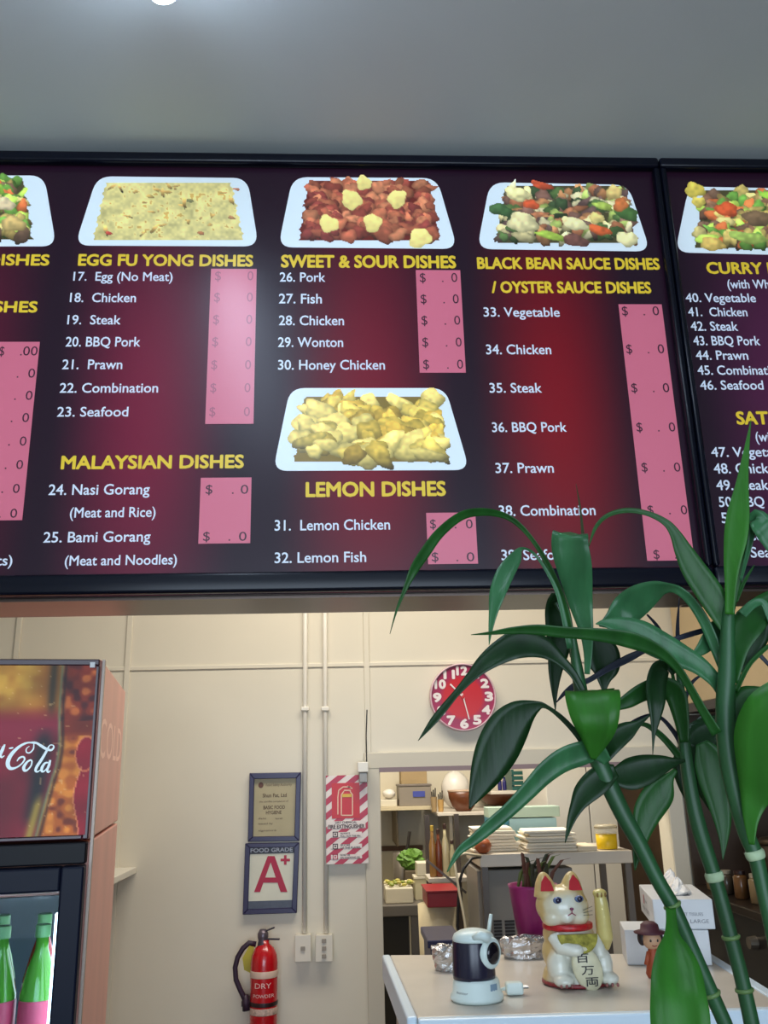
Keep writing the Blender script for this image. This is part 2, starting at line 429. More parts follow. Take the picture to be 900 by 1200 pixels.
for s, x0, x1, ya, yb, cap, bd in [
    ('DISHES',-16,57,310.5,311,12,boardA), ('DISHES',-30,43,365.5,366,12,boardA),
    ('EGG FU YONG DISHES',92,296,311,312,12.5,boardA), ('MALAYSIAN DISHES',72,285,548.5,549,14.5,boardA), ('SWEET & SOUR DISHES',330,534,313,314,13.5,boardA),
    ('LEMON DISHES',359,522,581,581.5,16,boardA), ('BLACK BEAN SAUCE DISHES',560,773,314,316.5,12.5,boardA), ('/ OYSTER SAUCE DISHES',577,763,342,344.5,12.5,boardA),
    ('CURRY DISHES',829,962,319.5,322,12.5,boardB), ('SATAY DISHES',864,1002,495.5,498,14,boardB)]:
    line(s, x0, x1, ya, yb, cap, m_yel, bd, .035)

def price(quad, rows, board, ink=None):
    q = [B(x, y, T1*.8) for x, y in quad]
    zt, zb = (q[0].z+q[1].z)/2, (q[2].z+q[3].z)/2; xl = (q[0].x+q[3].x)/2; xr = (q[1].x+q[2].x)/2
    p = obj('price_panel', MB().box(xl, xr, BY-T1*1.6, BY-.0003, zb, zt), m_pink, board)
    for y, items in rows:
        mb = MB()
        for s, a, c in items:
            aa, cc = B(a, y, T1*2), B(c, y, T1*2); z = (aa.z+cc.z)/2; aa.z = cc.z = z
            h = B(a, y-10.5).z-B(a, y).z
            if s == '.': mb.box(aa.x, aa.x+.003, BY-T1*2.1, BY-T1*2, z, z+.003)
            else: put_text(mb, s, aa, cc, h, UPV)
        obj('price_text', mb, ink or m_dark, p)
ys = [329, 354, 380, 406, 433, 460, 488]
price([(248,315.5),(301,315.5),(297,497),(240,497)], [(y, [('$',252-i*1.1,259-i*1.1), ('0',290-i*.7,297-i*.7)]) for i, y in enumerate(ys)], boardA, m_faint)
price([(236,560),(295,560),(293,637),(232,637)], [(579,[('$',241,249),('.',272,274),('0',282,291)]), (634,[('$',238,246),('.',268,270),('0',280,289)])], boardA)
price([(487,317),(539,317),(546,437),(492,437)], [(y,[('$',492+i,499+i),('.',518+i*1.5,520),('0',529+i*1.7,536+i*1.7)]) for i, y in enumerate([331,356,381,406.5,432.5])], boardA)
price([(499,601),(557,601),(560,661),(502,661)], [(619.5,[('$',504,511),('.',533,535),('0',546,554)]), (658,[('$',506,514),('.',535,537),('0',547,556)])], boardA)
price([(722,356),(773,358),(816,657),(761,657)], [(y,[('$',a,a+7),('.',a+25,a+27),('0',b_,b_+7.5)]) for y, a, b_ in [(370,729,765),(414.5,734,771),(460,740,777),(506,746,784),(553,752,790),(603,759,798),(655,766,806)]], boardA)
rows = [(417,[('$',-1,5),('.',24,26),('00',27,44)])]+[(y,[('.',x-13,x-11),('0',x,x+8)]) for y, x in [(443,33),(469,30),(495,26),(522.5,23),(550,19),(578,15),(607,12)]]
price([(-12,401),(48,401),(25,610),(-36,610)], rows, boardA)

rs = np.random.RandomState(3)
def tray(corners, kind, foodbox, board, res=1.0):
    r = rounded(corners, 17)
    mb = MB().prism([B(x, y, .0004) for x, y in r], (0,-.0008,0))
    tr = obj('dish_picture', mb, m_tray, board, label='printed white tray picture')
    x0, x1, y0, y1 = foodbox; w, h = int((x1-x0)*res), int((y1-y0)*res*1.15)
    img, al = dish(kind, w, h, rs)
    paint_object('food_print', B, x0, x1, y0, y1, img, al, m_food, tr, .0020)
m_food = mat('food_print', rough=.3, attr=True, emit=E_*1.3, spec=.6)
tray([(114,207),(290,209),(303,289),(88,288)], 'egg', (92,302,206,288), boardA)
tray([(343,208),(512,209),(536,292),(326,290)], 'sour', (330,534,201,291), boardA)
tray([(340,455),(522,455),(550,551),(320,552)], 'lemon', (323,546,453,551), boardA)
tray([(574,214),(736,217),(762,295),(559,292)], 'bean', (562,762,207,294), boardA)
tray([(-150,206),(52,206),(66,289),(-165,289)], 'leafy', (-155,58,198,290), boardA)
tray([(807,219),(968,222),(1000,301),(791,296)], 'curry', (793,1000,213,299), boardB)

# ceiling tube light over the shop side
TE = PZ(196, -14, CEIL-.03); TX = TE.x; TY = TE.y
t = thing('tube_light', 'long white fluorescent tube light on the grey ceiling, just above the picture', 'light', (TX, TY-.65, CEIL))
obj('housing', MB().box(TX-.03, TX+.03, TY-1.3, TY, CEIL-.04, CEIL-.001), mat('lamp_white', (235,235,235), .4), t, bevel=.006)
obj('diffuser', MB().tube([(TX, TY-1.28, CEIL-.065), (TX, TY-.02, CEIL-.065)], .024, 20), mat('tube_glow', (225,238,255), .4, emit=LIGHT_SHOP*2, ecol=(215,232,255)), t, smooth=False)

# ------------------------------------------------------------------ things on the wall behind the counter
def wq(px, py, t=0.0): p = P(px, py, WY); p.y -= t; return p
m_pvc = mat('conduit_plastic', (232,226,212), .4)
for px, lab in [(357, 'left cable conduit of the pair on the cream wall, ending at the plain switch'), (381, 'right cable conduit of the pair, running down to the three-button switch')]:
    x = wq(px+.5, 900).x; zb = wq(px, 1093).z
    b = MB().tube([(x, WY-.011, zb), (x, WY-.011, CEIL-.002)], .0095, 12)
    t = thing('cable_conduit', lab, 'conduit', (x, WY, zb), 0, 'conduits on the cream wall')
    obj('pipe', b, m_pvc, t, smooth=True)
    zz = wq(px, 831).z; obj('clip', MB().box(x-.016, x+.016, WY-.026, WY-.001, zz-.008, zz+.008), m_pvc, t, bevel=.003)
for px0, px1, lab, k in [(346,365,'plain cream wall switch with one button below the left conduit',1), (370,390,'cream wall switch with three small buttons below the right conduit',3)]:
    a, c = wq(px0, 1125), wq(px1, 1093)
    t = thing('wall_switch', lab, 'switch', ((a.x+c.x)/2, WY, a.z), 0, 'switches on the cream wall')
    obj('mounting_box', MB().box(a.x+.002, c.x-.002, WY-.034, WY-.0005, a.z+.002, c.z-.002), m_pvc, t, bevel=.003)
    obj('face_plate', MB().box(a.x, c.x, WY-.042, WY-.0345, a.z, c.z), mat('switch_plate', (226,218,200), .35), t, bevel=.002)
    for i in range(k):
        zc = (a.z+c.z)/2+(i-(k-1)/2)*-.026; xc = (a.x+c.x)/2
        obj('button', MB().box(xc-.008, xc+.008, WY-.047, WY-.0425, zc-.007, zc+.007), mat('switch_button', (150,140,125), .4), t, bevel=.001)
# sensor box with its wire
a, c = wq(419, 917), wq(431, 893)
t = thing('door_sensor', 'small white plastic sensor box over the corner of the striped sign', 'sensor', ((a.x+c.x)/2, WY, a.z))
obj('casing', MB().box(a.x, c.x, WY-.075, WY-.017, (a.z+c.z)/2, c.z), mat('sensor_white', (232,228,216), .4), t, bevel=.003)
obj('lens', MB().box(a.x+.005, c.x-.004, WY-.07, WY-.017, a.z, (a.z+c.z)/2-.0005), mat('sensor_grey', (140,136,128), .3), t, bevel=.003)
p0, p1 = wq(430, 832), wq(429.5, 893)
obj('wire', MB().tube([(p0.x, WY-.009, p0.z), (p1.x, WY-.010, (p0.z+p1.z)/2), (p1.x, WY-.02, p1.z)], .0022, 6), mat('black_wire', (18,16,18), .5), t)

# clock
def clock():
    c = wq(541.5, 817.5); rad = (wq(580, 817).x-wq(503, 817).x)/2
    t = thing('wall_clock', 'round red wall clock with white numerals on the cream wall', 'clock', (c.x, WY, c.z))
    Mx = Matrix.Translation((c.x, WY, c.z)) @ Matrix.Rotation(R(90), 4, 'X')
    obj('rim', MB().lathe([(rad*.93,.001),(rad,.004),(rad,.032),(rad*.985,.038),(rad*.955,.038),(rad*.95,.026)], n=64, cap=False).xf(Mx), mat('clock_rim', (214,178,186), .3), t, smooth=True)
    m = mat('clock_face', (178,22,40), .35)
    nt = m.node_tree; bs = nt.nodes['Principled BSDF']; tc = nt.nodes.new('ShaderNodeTexCoord'); g = nt.nodes.new('ShaderNodeVectorMath'); g.operation = 'LENGTH'
    rp = nt.nodes.new('ShaderNodeValToRGB'); nt.links.new(tc.outputs['Object'], g.inputs[0]); dv = nt.nodes.new('ShaderNodeMath'); dv.operation = 'DIVIDE'; dv.inputs[1].default_value = rad
    nt.links.new(g.outputs['Value'], dv.inputs[0]); nt.links.new(dv.outputs[0], rp.inputs[0])
    rp.color_ramp.elements[0].position = .60; rp.color_ramp.elements[0].color = (*L((196,20,30)), 1); rp.color_ramp.elements[1].position = .74; rp.color_ramp.elements[1].color = (*L((156,24,74)), 1)
    nt.links.new(rp.outputs[0], bs.inputs['Base Color'])
    obj('face', MB().lathe([(rad*.948,.018),(rad*.948,.0290)], n=64).xf(Mx), m, t)
    yf = WY-.0305; ink = mat('clock_white', (238,226,222), .4)
    for n in range(1, 13):
        an = R(90-30*n); x, z = c.x+math.cos(an)*rad*.78, c.z+math.sin(an)*rad*.78
        wd_ = rad*(.26 if n < 10 else .36); hh = rad*.24; mb = MB()
        put_text(mb, str(n), (x-wd_/2*.85, yf, z-hh/2), (x+wd_/2*.85, yf, z-hh/2), hh, UPV, .06); obj('numeral', mb, ink, t)
    cy = WY-.033
    for nm, tip, w_, tail in [('hour_hand', (526.5,802.5), .006, .12), ('minute_hand', (548.5,843.5), .0045, .16)]:
        q = wq(*tip); q.y = cy; cc = Vector((c.x, cy, c.z)); d = q-cc
        obj(nm, MB().bar(cc-d*tail, q, w_, .0012, up=(0,1,0)), ink, t); cy -= .002
    obj('pivot', MB().lathe([(.007,.0),(.007,.006)], n=16).xf(Matrix.Translation((c.x, WY-.031, c.z)) @ Matrix.Rotation(R(90), 4, 'X')), mat('clock_hub', (200,40,40), .4), t)
clock()

# framed certificates
m_fr = mat('indigo_frame', (34,26,70), .35)
def framed(name, quad, label, cat, bw, paper, extra):
    q = [wq(x, y) for x, y in quad]; c = sum(q, Vector())/4; c.y = WY
    t = thing(name, label, cat, c)
    inn = [p.lerp(Vector((c.x, p.y, c.z)), 0) for p in q]
    ux = ((q[1]-q[0])+(q[2]-q[3])).normalized(); uz = ((q[0]-q[3])+(q[1]-q[2])).normalized()
    ins = [q[0]+ux*bw[0]-uz*bw[1], q[1]-ux*bw[0]-uz*bw[1], q[2]-ux*bw[0]+uz*bw[2], q[3]+ux*bw[0]+uz*bw[2]]
    mb = MB()
    for i in range(4):
        j = (i+1) % 4; f = [q[i], q[j], ins[j], ins[i]]
        mb.prism([Vector((p.x, WY-.022, p.z)) for p in f], (0,.0215,0))
    obj('frame', mb, m_fr, t, bevel=.002)
    mb = MB().prism([Vector((p.x, WY-.008, p.z)) for p in ins], (0,.007,0)); obj('paper', mb, paper, t)
    extra(t, q, ux, uz)
def wt_line(mb, s, x0, x1, y, cap, yoff, bold=0.0):
    a, c = wq(x0, y, yoff), wq(x1, y, yoff); z = (a.z+c.z)/2; a.z = c.z = z
    put_text(mb, s, a, c, wq(x0, y-cap).z-wq(x0, y).z, UPV, bold)
def cert1(t, q, ux, uz):
    mb = MB(); O = .0086
    wt_line(mb, 'Food Safety Authority', 312, 342, 921, 3, O); wt_line(mb, 'Shun Fat, Ltd', 308, 336, 934, 4.2, O, .02)
    wt_line(mb, 'this certifies completion of', 304, 338, 940, 2, O); wt_line(mb, 'BASIC FOOD', 309, 334, 948, 4, O, .02); wt_line(mb, 'HYGIENE', 312, 330, 954, 4, O, .02)
    wt_line(mb, 'date', 303, 312, 960, 2.2, O); wt_line(mb, 'level', 323, 331, 960, 2.2, O); wt_line(mb, 'issued by', 303, 320, 966, 2.2, O); wt_line(mb, 'signature', 303, 324, 974, 2.2, O)
    obj('lettering', mb, mat('brown_ink', (96,78,58), .6), t)
    sl = wq(306, 920, .0088); mb = MB().ell((sl.x, WY-.0088, sl.z), (.010,.0006,.011), 14, 8); s2 = wq(334, 972, .0088); mb.lathe([(.009,0),(.009,.0006)], n=20).xf(Matrix.Identity(4)); mb.v = mb.v[:-40]; mb.f = [f for f in mb.f if max(f) < len(mb.v)]
    obj('emblem', mb, mat('brown_emblem', (104,70,60), .6), t)
framed('certificate', [(293,906),(353,905),(351,985),(291,986)], 'framed beige certificate in a dark indigo frame, hung above the red letter sign', 'certificate', (.019,.022,.018), mat('aged_paper', (176,164,128), .5, var=.05, scale=12), cert1)
def cert2(t, q, ux, uz):
    def at(px, py, o=.0086): return wq(px, py, o)
    m_red = mat('crimson_ink', (176,28,64), .5)
    mb = MB()                                                       # the letter A, drawn on the printed sheet
    for pts in [[(298,1045),(305,1045),(320,1003),(314,1003)], [(329,1045),(337,1045),(322,1003),(315,1003)], [(306,1034),(330,1034),(328,1028),(308,1028)]]:
        mb.prism([at(*p) for p in pts], (0,-.0006-.0003*(pts[0][0] == 306)-.0001*(pts[0][0] == 329),0))
    mb.prism([at(*p) for p in [(329,1006),(340,1006),(340,1009),(329,1009)]], (0,-.0006,0)); mb.prism([at(*p) for p in [(333,1002),(336,1002),(336,1013),(333,1013)]], (0,-.0009,0))
    obj('letter_mark', mb, m_red, t)
    a, c = at(289, 997), at(349, 989); mb = MB().box(a.x+.012, c.x-.014, WY-.0090, WY-.0080, at(320, 1000).z, at(320, 992).z)
    obj('title_strip', mb, mat('navy_strip', (22,22,40), .4), t)
    mb = MB(); wt_line(mb, 'FOOD GRADE', 294, 343, 998, 4.5, .0105, .03); obj('lettering', mb, mat('pale_ink', (214,214,220), .5), t)
    mb = MB().box(a.x+.012, c.x-.014, WY-.0090, WY-.0080, at(318, 1066).z, at(318, 1055).z); obj('lower_strip', mb, mat('slate_strip', (74,80,96), .4, var=.15, scale=60), t)
framed('grade_sign', [(288,988),(351,987),(348,1069),(285,1071)], 'framed sign with a large crimson A plus, below the beige certificate', 'sign', (.019,.016,.018), mat('sheet_white', (218,216,196), .45, var=.08, scale=8), cert2)

# striped sign
def stripes():
    q = [wq(382,909), wq(430,909.5), wq(429,1011), wq(383,1010)]; x0, x1, z0, z1 = q[0].x, q[1].x, q[2].z, q[0].z
    t = thing('safety_sign', 'white fire extinguisher location sign with crimson diagonal stripes on the cream wall', 'sign', ((x0+x1)/2, WY, z0))
    yb = WY-.026
    obj('plate', MB().box(x0, x1, yb, yb+.003, z0, z1), mat('sign_white', (232,220,212), .4), t, bevel=.0008)
    obj('standoff', MB().box(x0+.03, x1-.03, yb+.003, WY-.0005, z0+.02, z1-.02), mat('sign_backing', (190,180,170), .6), t)
    w = x1-x0; pit = .052; mb = MB(); k = -8
    def clip(poly):
        def cut(P_, f):
            out = []
            for i in range(len(P_)):
                a, c = P_[i-1], P_[i]; fa, fc = f(a), f(c)
                if (fa >= 0) != (fc >= 0):
                    s_ = fa/(fa-fc); out.append((a[0]+(c[0]-a[0])*s_, a[1]+(c[1]-a[1])*s_))
                if fc >= 0: out.append(c)
            return out
        for f in (lambda p: p[0]-x0, lambda p: x1-p[0], lambda p: p[1]-z0, lambda p: z1-p[1]):
            poly = cut(poly, f)
            if not poly: return None
        return poly
    zz = z0-w-.05
    while zz < z1:
        p = clip([(x0-.01, zz), (x1+.01, zz+w*.85), (x1+.01, zz+w*.85+.026), (x0-.01, zz+.026)])
        if p and len(p) > 2: mb.prism([Vector((x, yb-.0004, z)) for x, z in p], (0,-.0003,0))
        zz += pit
    m_cr = mat('sign_crimson', (184,36,70), .4); obj('stripe', mb, m_cr, t)
    def U(px, py, o): p = wq(px, py); p.y = yb-o; return p
    a, c = U(389,959,0), U(421,917,0); obj('symbol_panel', MB().box(a.x, c.x, yb-.0016, yb-.0009, a.z, c.z), mat('sign_red', (200,20,34), .4), t)
    wl = mat('sign_outline', (240,200,170), .4); mb = MB()
    def seg(p, q, w_=.004): p, q = U(*p, .0022), U(*q, .0022); mb.bar(p, q, w_, .0006, up=(0,1,0))
    for p, q in [((400,931),(400,955)),((400,955),(413,955)),((413,955),(413,931)),((400,931),(403,927)),((413,931),(410,927)),((403,926),(411,926)),((402,922),(411,922)),((402,922),(397,926)),((397,926),(396,934)),((396,934),(396,954)),((407,921),(413,924))]: seg(p, q)
    obj('extinguisher_outline', mb, wl, t)
    a, c = U(401,934,0), U(412,930,0); obj('yellow_band', MB().box(a.x, c.x, yb-.0030, yb-.0018, a.z, c.z), mat('sign_yellow', (222,180,50), .4), t)
    mb = MB(); tx = MB()
    def tl(s, xa, xb, y, cap, bold=.02):
        p, q = U(xa, y, .0024), U(xb, y, .0024); z = (p.z+q.z)/2; p.z = q.z = z; put_text(tx, s, p, q, wq(xa, y-cap).z-wq(xa, y).z, UPV, bold)
    for y0_, y1_ in [(961,971),(974,981),(988,994),(1000,1006)]:
        a, c = U(384 if y0_ == 961 else 388, y1_, 0), U(428 if y0_ == 961 else 424, y0_, 0); mb.box(a.x, c.x, yb-.0016, yb-.0008, a.z, c.z)
    obj('text_panel', mb, mat('sign_white', ()), t)
    tl('DRY CHEMICAL', 393, 418, 964.5, 2.6); tl('FIRE EXTINGUISHER', 385, 427, 970, 4.2, .03)
    for y, s1, s2 in [(977,'ALWAYS','PULL OUT THE PIN'), (990.5,'AIM AT BASE','OF THE FLAMES'), (1002,'DO NOT USE','ON COOKING OIL')]:
        tl(s1, 399, 410, y, 2); tl(s2, 399, 422, y+3, 2)
    obj('lettering', tx, mat('sign_ink', (60,30,40), .5), t)
    for y, m in [(977, mat('sign_ink', ())), (991, mat('sign_ink', ())), (1003, m_cr)]:
        a, c = U(390, y+3.5, 0), U(396, y-3, 0); mb = MB()
        mb.box(a.x, c.x, yb-.0024, yb-.0018, a.z, a.z+.003).box(a.x, c.x, yb-.0024, yb-.0018, c.z-.003, c.z).box(a.x, a.x+.003, yb-.0024, yb-.0018, a.z, c.z).box(c.x-.003, c.x, yb-.0024, yb-.0018, a.z, c.z)
        mb.box(a.x+.007, c.x-.007, yb-.0024, yb-.0018, a.z+.007, c.z-.006); obj('pictogram', mb, m, t)
stripes()

# fire extinguisher
def extinguisher():
    s = (P(325,1150,3.52).x-P(293,1150,3.52).x)/2; c = P(309, 1150, 3.50); x, y = c.x, WY-s-.03
    def z(py): return P(309, py, y).z
    def X(px, py=1120): return P(px, py, y).x
    x = X(309.5, 1140)
    t = thing('fire_extinguisher', 'red fire extinguisher with black hose hung on the cream wall', 'fire extinguisher', (x, y, z(1200)-.12))
    zb = z(1200)-.12; zs = z(1112)
    obj('cylinder', MB().lathe([(s*.9,zb),(s,zb+.012),(s,zs-.045),(s*.93,zs-.02),(s*.7,zs+.004),(s*.36,zs+.018),(s*.34,zs+.03)], (x,y,0), 32), mat('extinguisher_red', (190,16,28), .25, coat=.5), t, smooth=True)
    for ya, yb_, m, nm in [(1136,1144, mat('band_cream', (226,196,176), .4), 'upper_band'), (1179,1187, mat('band_pale', (206,176,160), .4, var=.4, scale=90), 'lower_band')]:
        za, zz = z(yb_), z(ya); obj(nm, MB().lathe([(s*1.006,za),(s*1.012,za+.001),(s*1.012,zz-.001),(s*1.006,zz)], (x,y,0), 32), m, t, smooth=True)
    obj('strap', MB().lathe([(s*1.02,z(1177)),(s*1.035,z(1176)),(s*1.035,z(1173)),(s*1.02,z(1172))], (x,y,0), 32).box(x-s*1.6, x-s*.9, y-.01, WY-.0005, z(1178), z(1172)), mat('strap_black', (40,16,20), .4), t)
    obj('valve', MB().lathe([(.016,z(1112)),(.02,z(1108)),(.017,z(1102)),(.02,z(1098)),(.02,z(1094)),(.012,z(1089))], (x-.006,y,0), 16), mat('valve_grey', (110,100,110), .35, metal=.6), t, smooth=True)
    mb = MB().bar((X(303,1094), y-.004, z(1094)), (X(322,1087), y-.004, z(1087)), .014, .005).bar((X(306,1100), y-.004, z(1100)), (X(328,1101), y-.004, z(1101)), .014, .005)
    obj('handle', mb, mat('handle_black', (52,44,56), .4, metal=.3), t, bevel=.002)
    hp = [(300,1106),(292,1104),(285,1110),(279,1120),(276,1132),(277,1146),(281,1156),(285,1165),(288,1172)]
    pts = [Vector((X(a, b_), y-.004-.008*math.sin(i/8*3.1), z(b_))) for i, (a, b_) in enumerate(hp)]
    obj('hose', MB().tube(pts, .0095, 10), mat('hose_black', (52,32,52), .5), t, smooth=True)
    obj('nozzle', MB().tube([pts[-1]+Vector((-.002,0,.02)), pts[-1]+Vector((.004,0,-.03))], [.011,.015], 12), mat('hose_black', ()), t, smooth=True)
    g = [(291,1110),(297,1110),(293,1142),(285,1138),(283,1124)]
    obj('tag_card', MB().prism([Vector((X(a, b_), y+.03, z(b_))) for a, b_ in g], (0,.0015,0)), mat('tag_yellow', (196,180,50), .5), t)
    mb = MB()
    def on(s_, px0, px1, py, cap, bold=.03):
        v, f = glyphs(s_); xs = [a[0] for a in v]; a0, a1 = min(xs), max(xs); k = len(mb.v); h = z(py-cap)-z(py); vs = []
        for u, w_ in v:
            xx = X(px0, py)+(X(px1, py)-X(px0, py))*((u-a0)/(a1-a0))-x; xx = max(-s*.98, min(s*.98, xx))
            vs.append(Vector((x+xx*1.005, y-math.sqrt(max(0, (s*1.008)**2-xx*xx)), z(py)+w_/CAP*h)))
        mb.add(vs, f)
    on('DRY', 300, 319, 1155, 6); obj('lettering', mb, mat('extinguisher_text', (236,196,190), .4), t)
    mb = MB(); on('POWDER', 298, 322, 1166, 4); obj('lettering', mb, mat('extinguisher_text', ()), t)
extinguisher()

# white shelf on the wall behind the fridge
a = wq(160, 1020); zt = wq(160, 1016).z; near = PZ(138, 1019, zt)
t = thing('wall_shelf', 'small white shelf on the cream wall beside the red drinks fridge', 'shelf', (a.x-.3, WY, zt-.02))
obj('board', MB().box(a.x-.75, a.x, WY-.42, WY-.0005, zt-.022, zt), mat('shelf_white', (226,220,206), .4), t, bevel=.002)
obj('bracket', MB().box(a.x-.62, a.x-.60, WY-.3, WY-.0005, zt-.2, zt-.0225), mat('shelf_white', ()), t)

# ------------------------------------------------------------------ drinks fridge
FY = 1.9
p_fr = P(120, 773, FY); ztop = p_fr.z
p_bk = PZ(147, 810, ztop); p_fl = PZ(0, 771.5, ztop)
side = (p_bk-p_fr); side.z = 0; depth = side.length; uy = side.normalized()      # backwards
ux = Vector((-uy.y, uy.x, 0))                                                   # to the left along the front
if ux.x > 0: ux = -ux
rz = math.atan2(-ux.y, -ux.x)
fr = thing('drinks_fridge', 'tall red and black glass-door drinks fridge with a cola bottle picture on its header', 'fridge', (p_fr.x, p_fr.y, 0), rz)
MI = Matrix.Rotation(-rz, 4, 'Z')
def FL(px, py, t=0.0):       # image point on the fridge front plane -> local coordinates
    w_ = PPL(px, py, p_fr, uy); v = w_-Vector((p_fr.x, p_fr.y, 0)); v = MI @ v; return Vector((v.x, v.y-t, v.z))
FW = .72; FD = depth
zsm = FL(107, 985).z
m_fbk = mat('fridge_black', (9,9,16), .4, spec=.15)
m_side = mat('fridge_side_pink', (214,150,136), .35, var=.10, scale=6, stretch=(1,1,.3))
O = lambda n, mb, m, par=fr, **k: obj(n, mb, m, par, local=True, **k)
O('header_body', MB().box(-FW, 0, .0, FD, zsm+.003, ztop), m_side, bevel=.004, label='pinkish red upper side panel')
zin0, zin1 = .25, zsm-.10
# hollow cabinet
b = MB().box(-.035, 0, .012, FD, .05, zsm-.003).box(-FW, -FW+.035, .012, FD, .05, zsm-.003).box(-FW+.035, -.035, FD-.04, FD, .05, zsm-.003)
b.box(-FW+.035, -.035, .012, FD-.04, .05, zin0).box(-FW+.035, -.035, .012, FD-.04, zin1, zsm-.003)
O('cabinet', b, m_side, bevel=.003)
m_lin = mat('fridge_liner', (38,54,60), .4)
b = MB().box(-.045, -.0355, .06, FD-.045, zin0, zin1).box(-FW+.0355, -FW+.045, .06, FD-.045, zin0, zin1).box(-FW+.05, -.05, FD-.05, FD-.041, zin0, zin1)
b.box(-FW+.05, -.05, .02, FD-.06, zin1-.012, zin1-.002)
O('liner', b, m_lin)
O('light_strip', MB().box(-.062, -.0455, .05, .075, zin0+.02, zin1-.04), mat('led_white', (225,240,255), .4, emit=5, ecol=(215,235,255)))
O('glowing_side_wall', MB().box(-.0465, -.0455, .09, FD-.1, zin0+.05, zin1-.10), mat('side_wall_glow', (225,240,255), .4, emit=4, ecol=(225,240,255)))  # inner side wall, given its own glow for the LED light falling on it
# header front
q1 = FL(112, 778); q2 = FL(104, 982)
xh = (q1.x+q2.x)/2
O('header_frame', MB().box(-FW, -.004, -.016, -.0005, ztop-.014, ztop-.001).box(-.014, -.003, -.016, -.0005, zsm+.004, ztop-.0145).box(-FW, -.0145, -.016, -.0005, zsm+.004, zsm+.012), mat('header_maroon', (54,14,30), .3), bevel=.002)
O('header_edge', MB().box(xh, -.0145, -.013, -.0005, zsm+.0125, ztop-.0145), mat('header_silver', (120,104,104), .35, metal=.4))
O('corner_trim', MB().box(.0005, .006, .0, .02, .05, ztop), mat('trim_grey', (150,134,122), .4, metal=.3))
m_fp = mat('header_print', rough=.2, attr=True, emit=.22, spec=.12)
def header_pic():
    x0, x1, z0, z1 = -FW+.004, xh-.001, zsm+.0125, ztop-.0145
    w, h = 260, 150; img = np.zeros((h, w, 3)); rs = np.random.RandomState(5)
    V, U = np.mgrid[0:h, 0:w]; pxw = (x1-x0)/w
    # distance from right edge, in image px of the photograph (about 110 px visible)
    scl = (FL(108,860).x-FL(0,860).x)/108.0; D = (x1-(x0+U*pxw))/scl; T = V/h*100                     # D: px from right edge, T: 0..100 down
    n1, n2, n3 = smooth_noise((h,w), 18, rs), smooth_noise((h,w), 6, rs), smooth_noise((h,w), 2.5, rs)
    X = 108-D; ed = 66+3*np.exp(-((T-48)/14)**2)-np.clip(T-60, 0, 99)*.38                  # edge of the pictured bottle
    inside = X < ed
    def mix(mask, col): nonlocal img; m = np.clip(mask, 0, 1)[...,None]; img = img*(1-m)+np.array(col, float)*m
    img[:] = (112,16,34)
    mix(np.clip((34-T)/10, 0, 1)*inside, (150,92,30)); mix(np.clip((30-T)/14, 0, 1)*np.clip((ed-X-18)/20, 0, 1)*(.4+.8*n2), (186,140,54))
    mix(np.clip((34-T)/12, 0, 1)*np.exp(-((ed-X-10)/5)**2)*.85, (44,40,24)); mix(np.exp(-((T-38)/9)**2)*.5*inside, (130,40,60))
    mix(np.exp(-((X-(50-.10*(T-50)))/10)**2)*np.clip((T-36)/10, 0, 1)*np.clip((96-T)/8, 0, 1)*.92, (18,26,30))
    mix(np.clip((T-74)/8, 0, 1)*np.exp(-((X-(ed-8))/5.5)**2), (150,124,52))
    out_ = ~inside
    mix(out_*(T < 44), (122,38,18)); mix(out_*(T < 34)*np.clip((n2-.5)*4, 0, 1), (186,96,42)); mix(out_*(T < 34)*np.clip((.35-n2)*5, 0, 1), (70,16,16))
    mix(out_*np.clip((T-40)/6, 0, 1), (168,84,26)); mix(out_*(T > 42)*np.clip((n2-.55)*4, 0, 1), (206,124,44)); mix(out_*(T > 42)*np.clip((.38-n2)*5, 0, 1), (104,40,18))
    redz = (np.sqrt(((X-101)/12)**2+((T-53)/10)**2) < 1)|((X > 94+4*np.sin(T/7)) & (T > 58)); img[redz & out_] = (134,12,32)
    rim = np.abs(np.sqrt(((X-101)/12)**2+((T-53)/10)**2)-1) < .07; mix(rim*out_*.7, (214,130,80))
    mix(out_*(T > 60)*(np.abs(X-(94+4*np.sin(T/7))) < .8)*.7, (220,140,90))
    mix(np.exp(-((X-ed)/1.8)**2)*.9, (112,122,86)); mix(np.exp(-((X-ed-4)/1.8)**2)*.75, (34,20,16))
    sp = (n3 > .9)&(n2 > .5); img[sp] = img[sp]*.55+np.array((220,180,120))*.45
    img *= (.82+.32*n1)[...,None]
    xs = np.linspace(x0, x1, w); zs = np.linspace(z1, z0, h); mb = MB(); mb.v = [Vector((x, -.0165, z)) for z in zs for x in xs]
    for j in range(h-1):
        for i in range(w-1): k = j*w+i; mb.f.append((k, k+w, k+w+1, k+1))
    lc = srgb2lin(img).reshape(-1, 3)
    O('header_picture', mb, m_fp, cols=[(*c, 1) for c in lc])
    O('header_backing', MB().box(x0, x1, -.0155, -.0005, z0, z1), m_fbk)
header_pic()
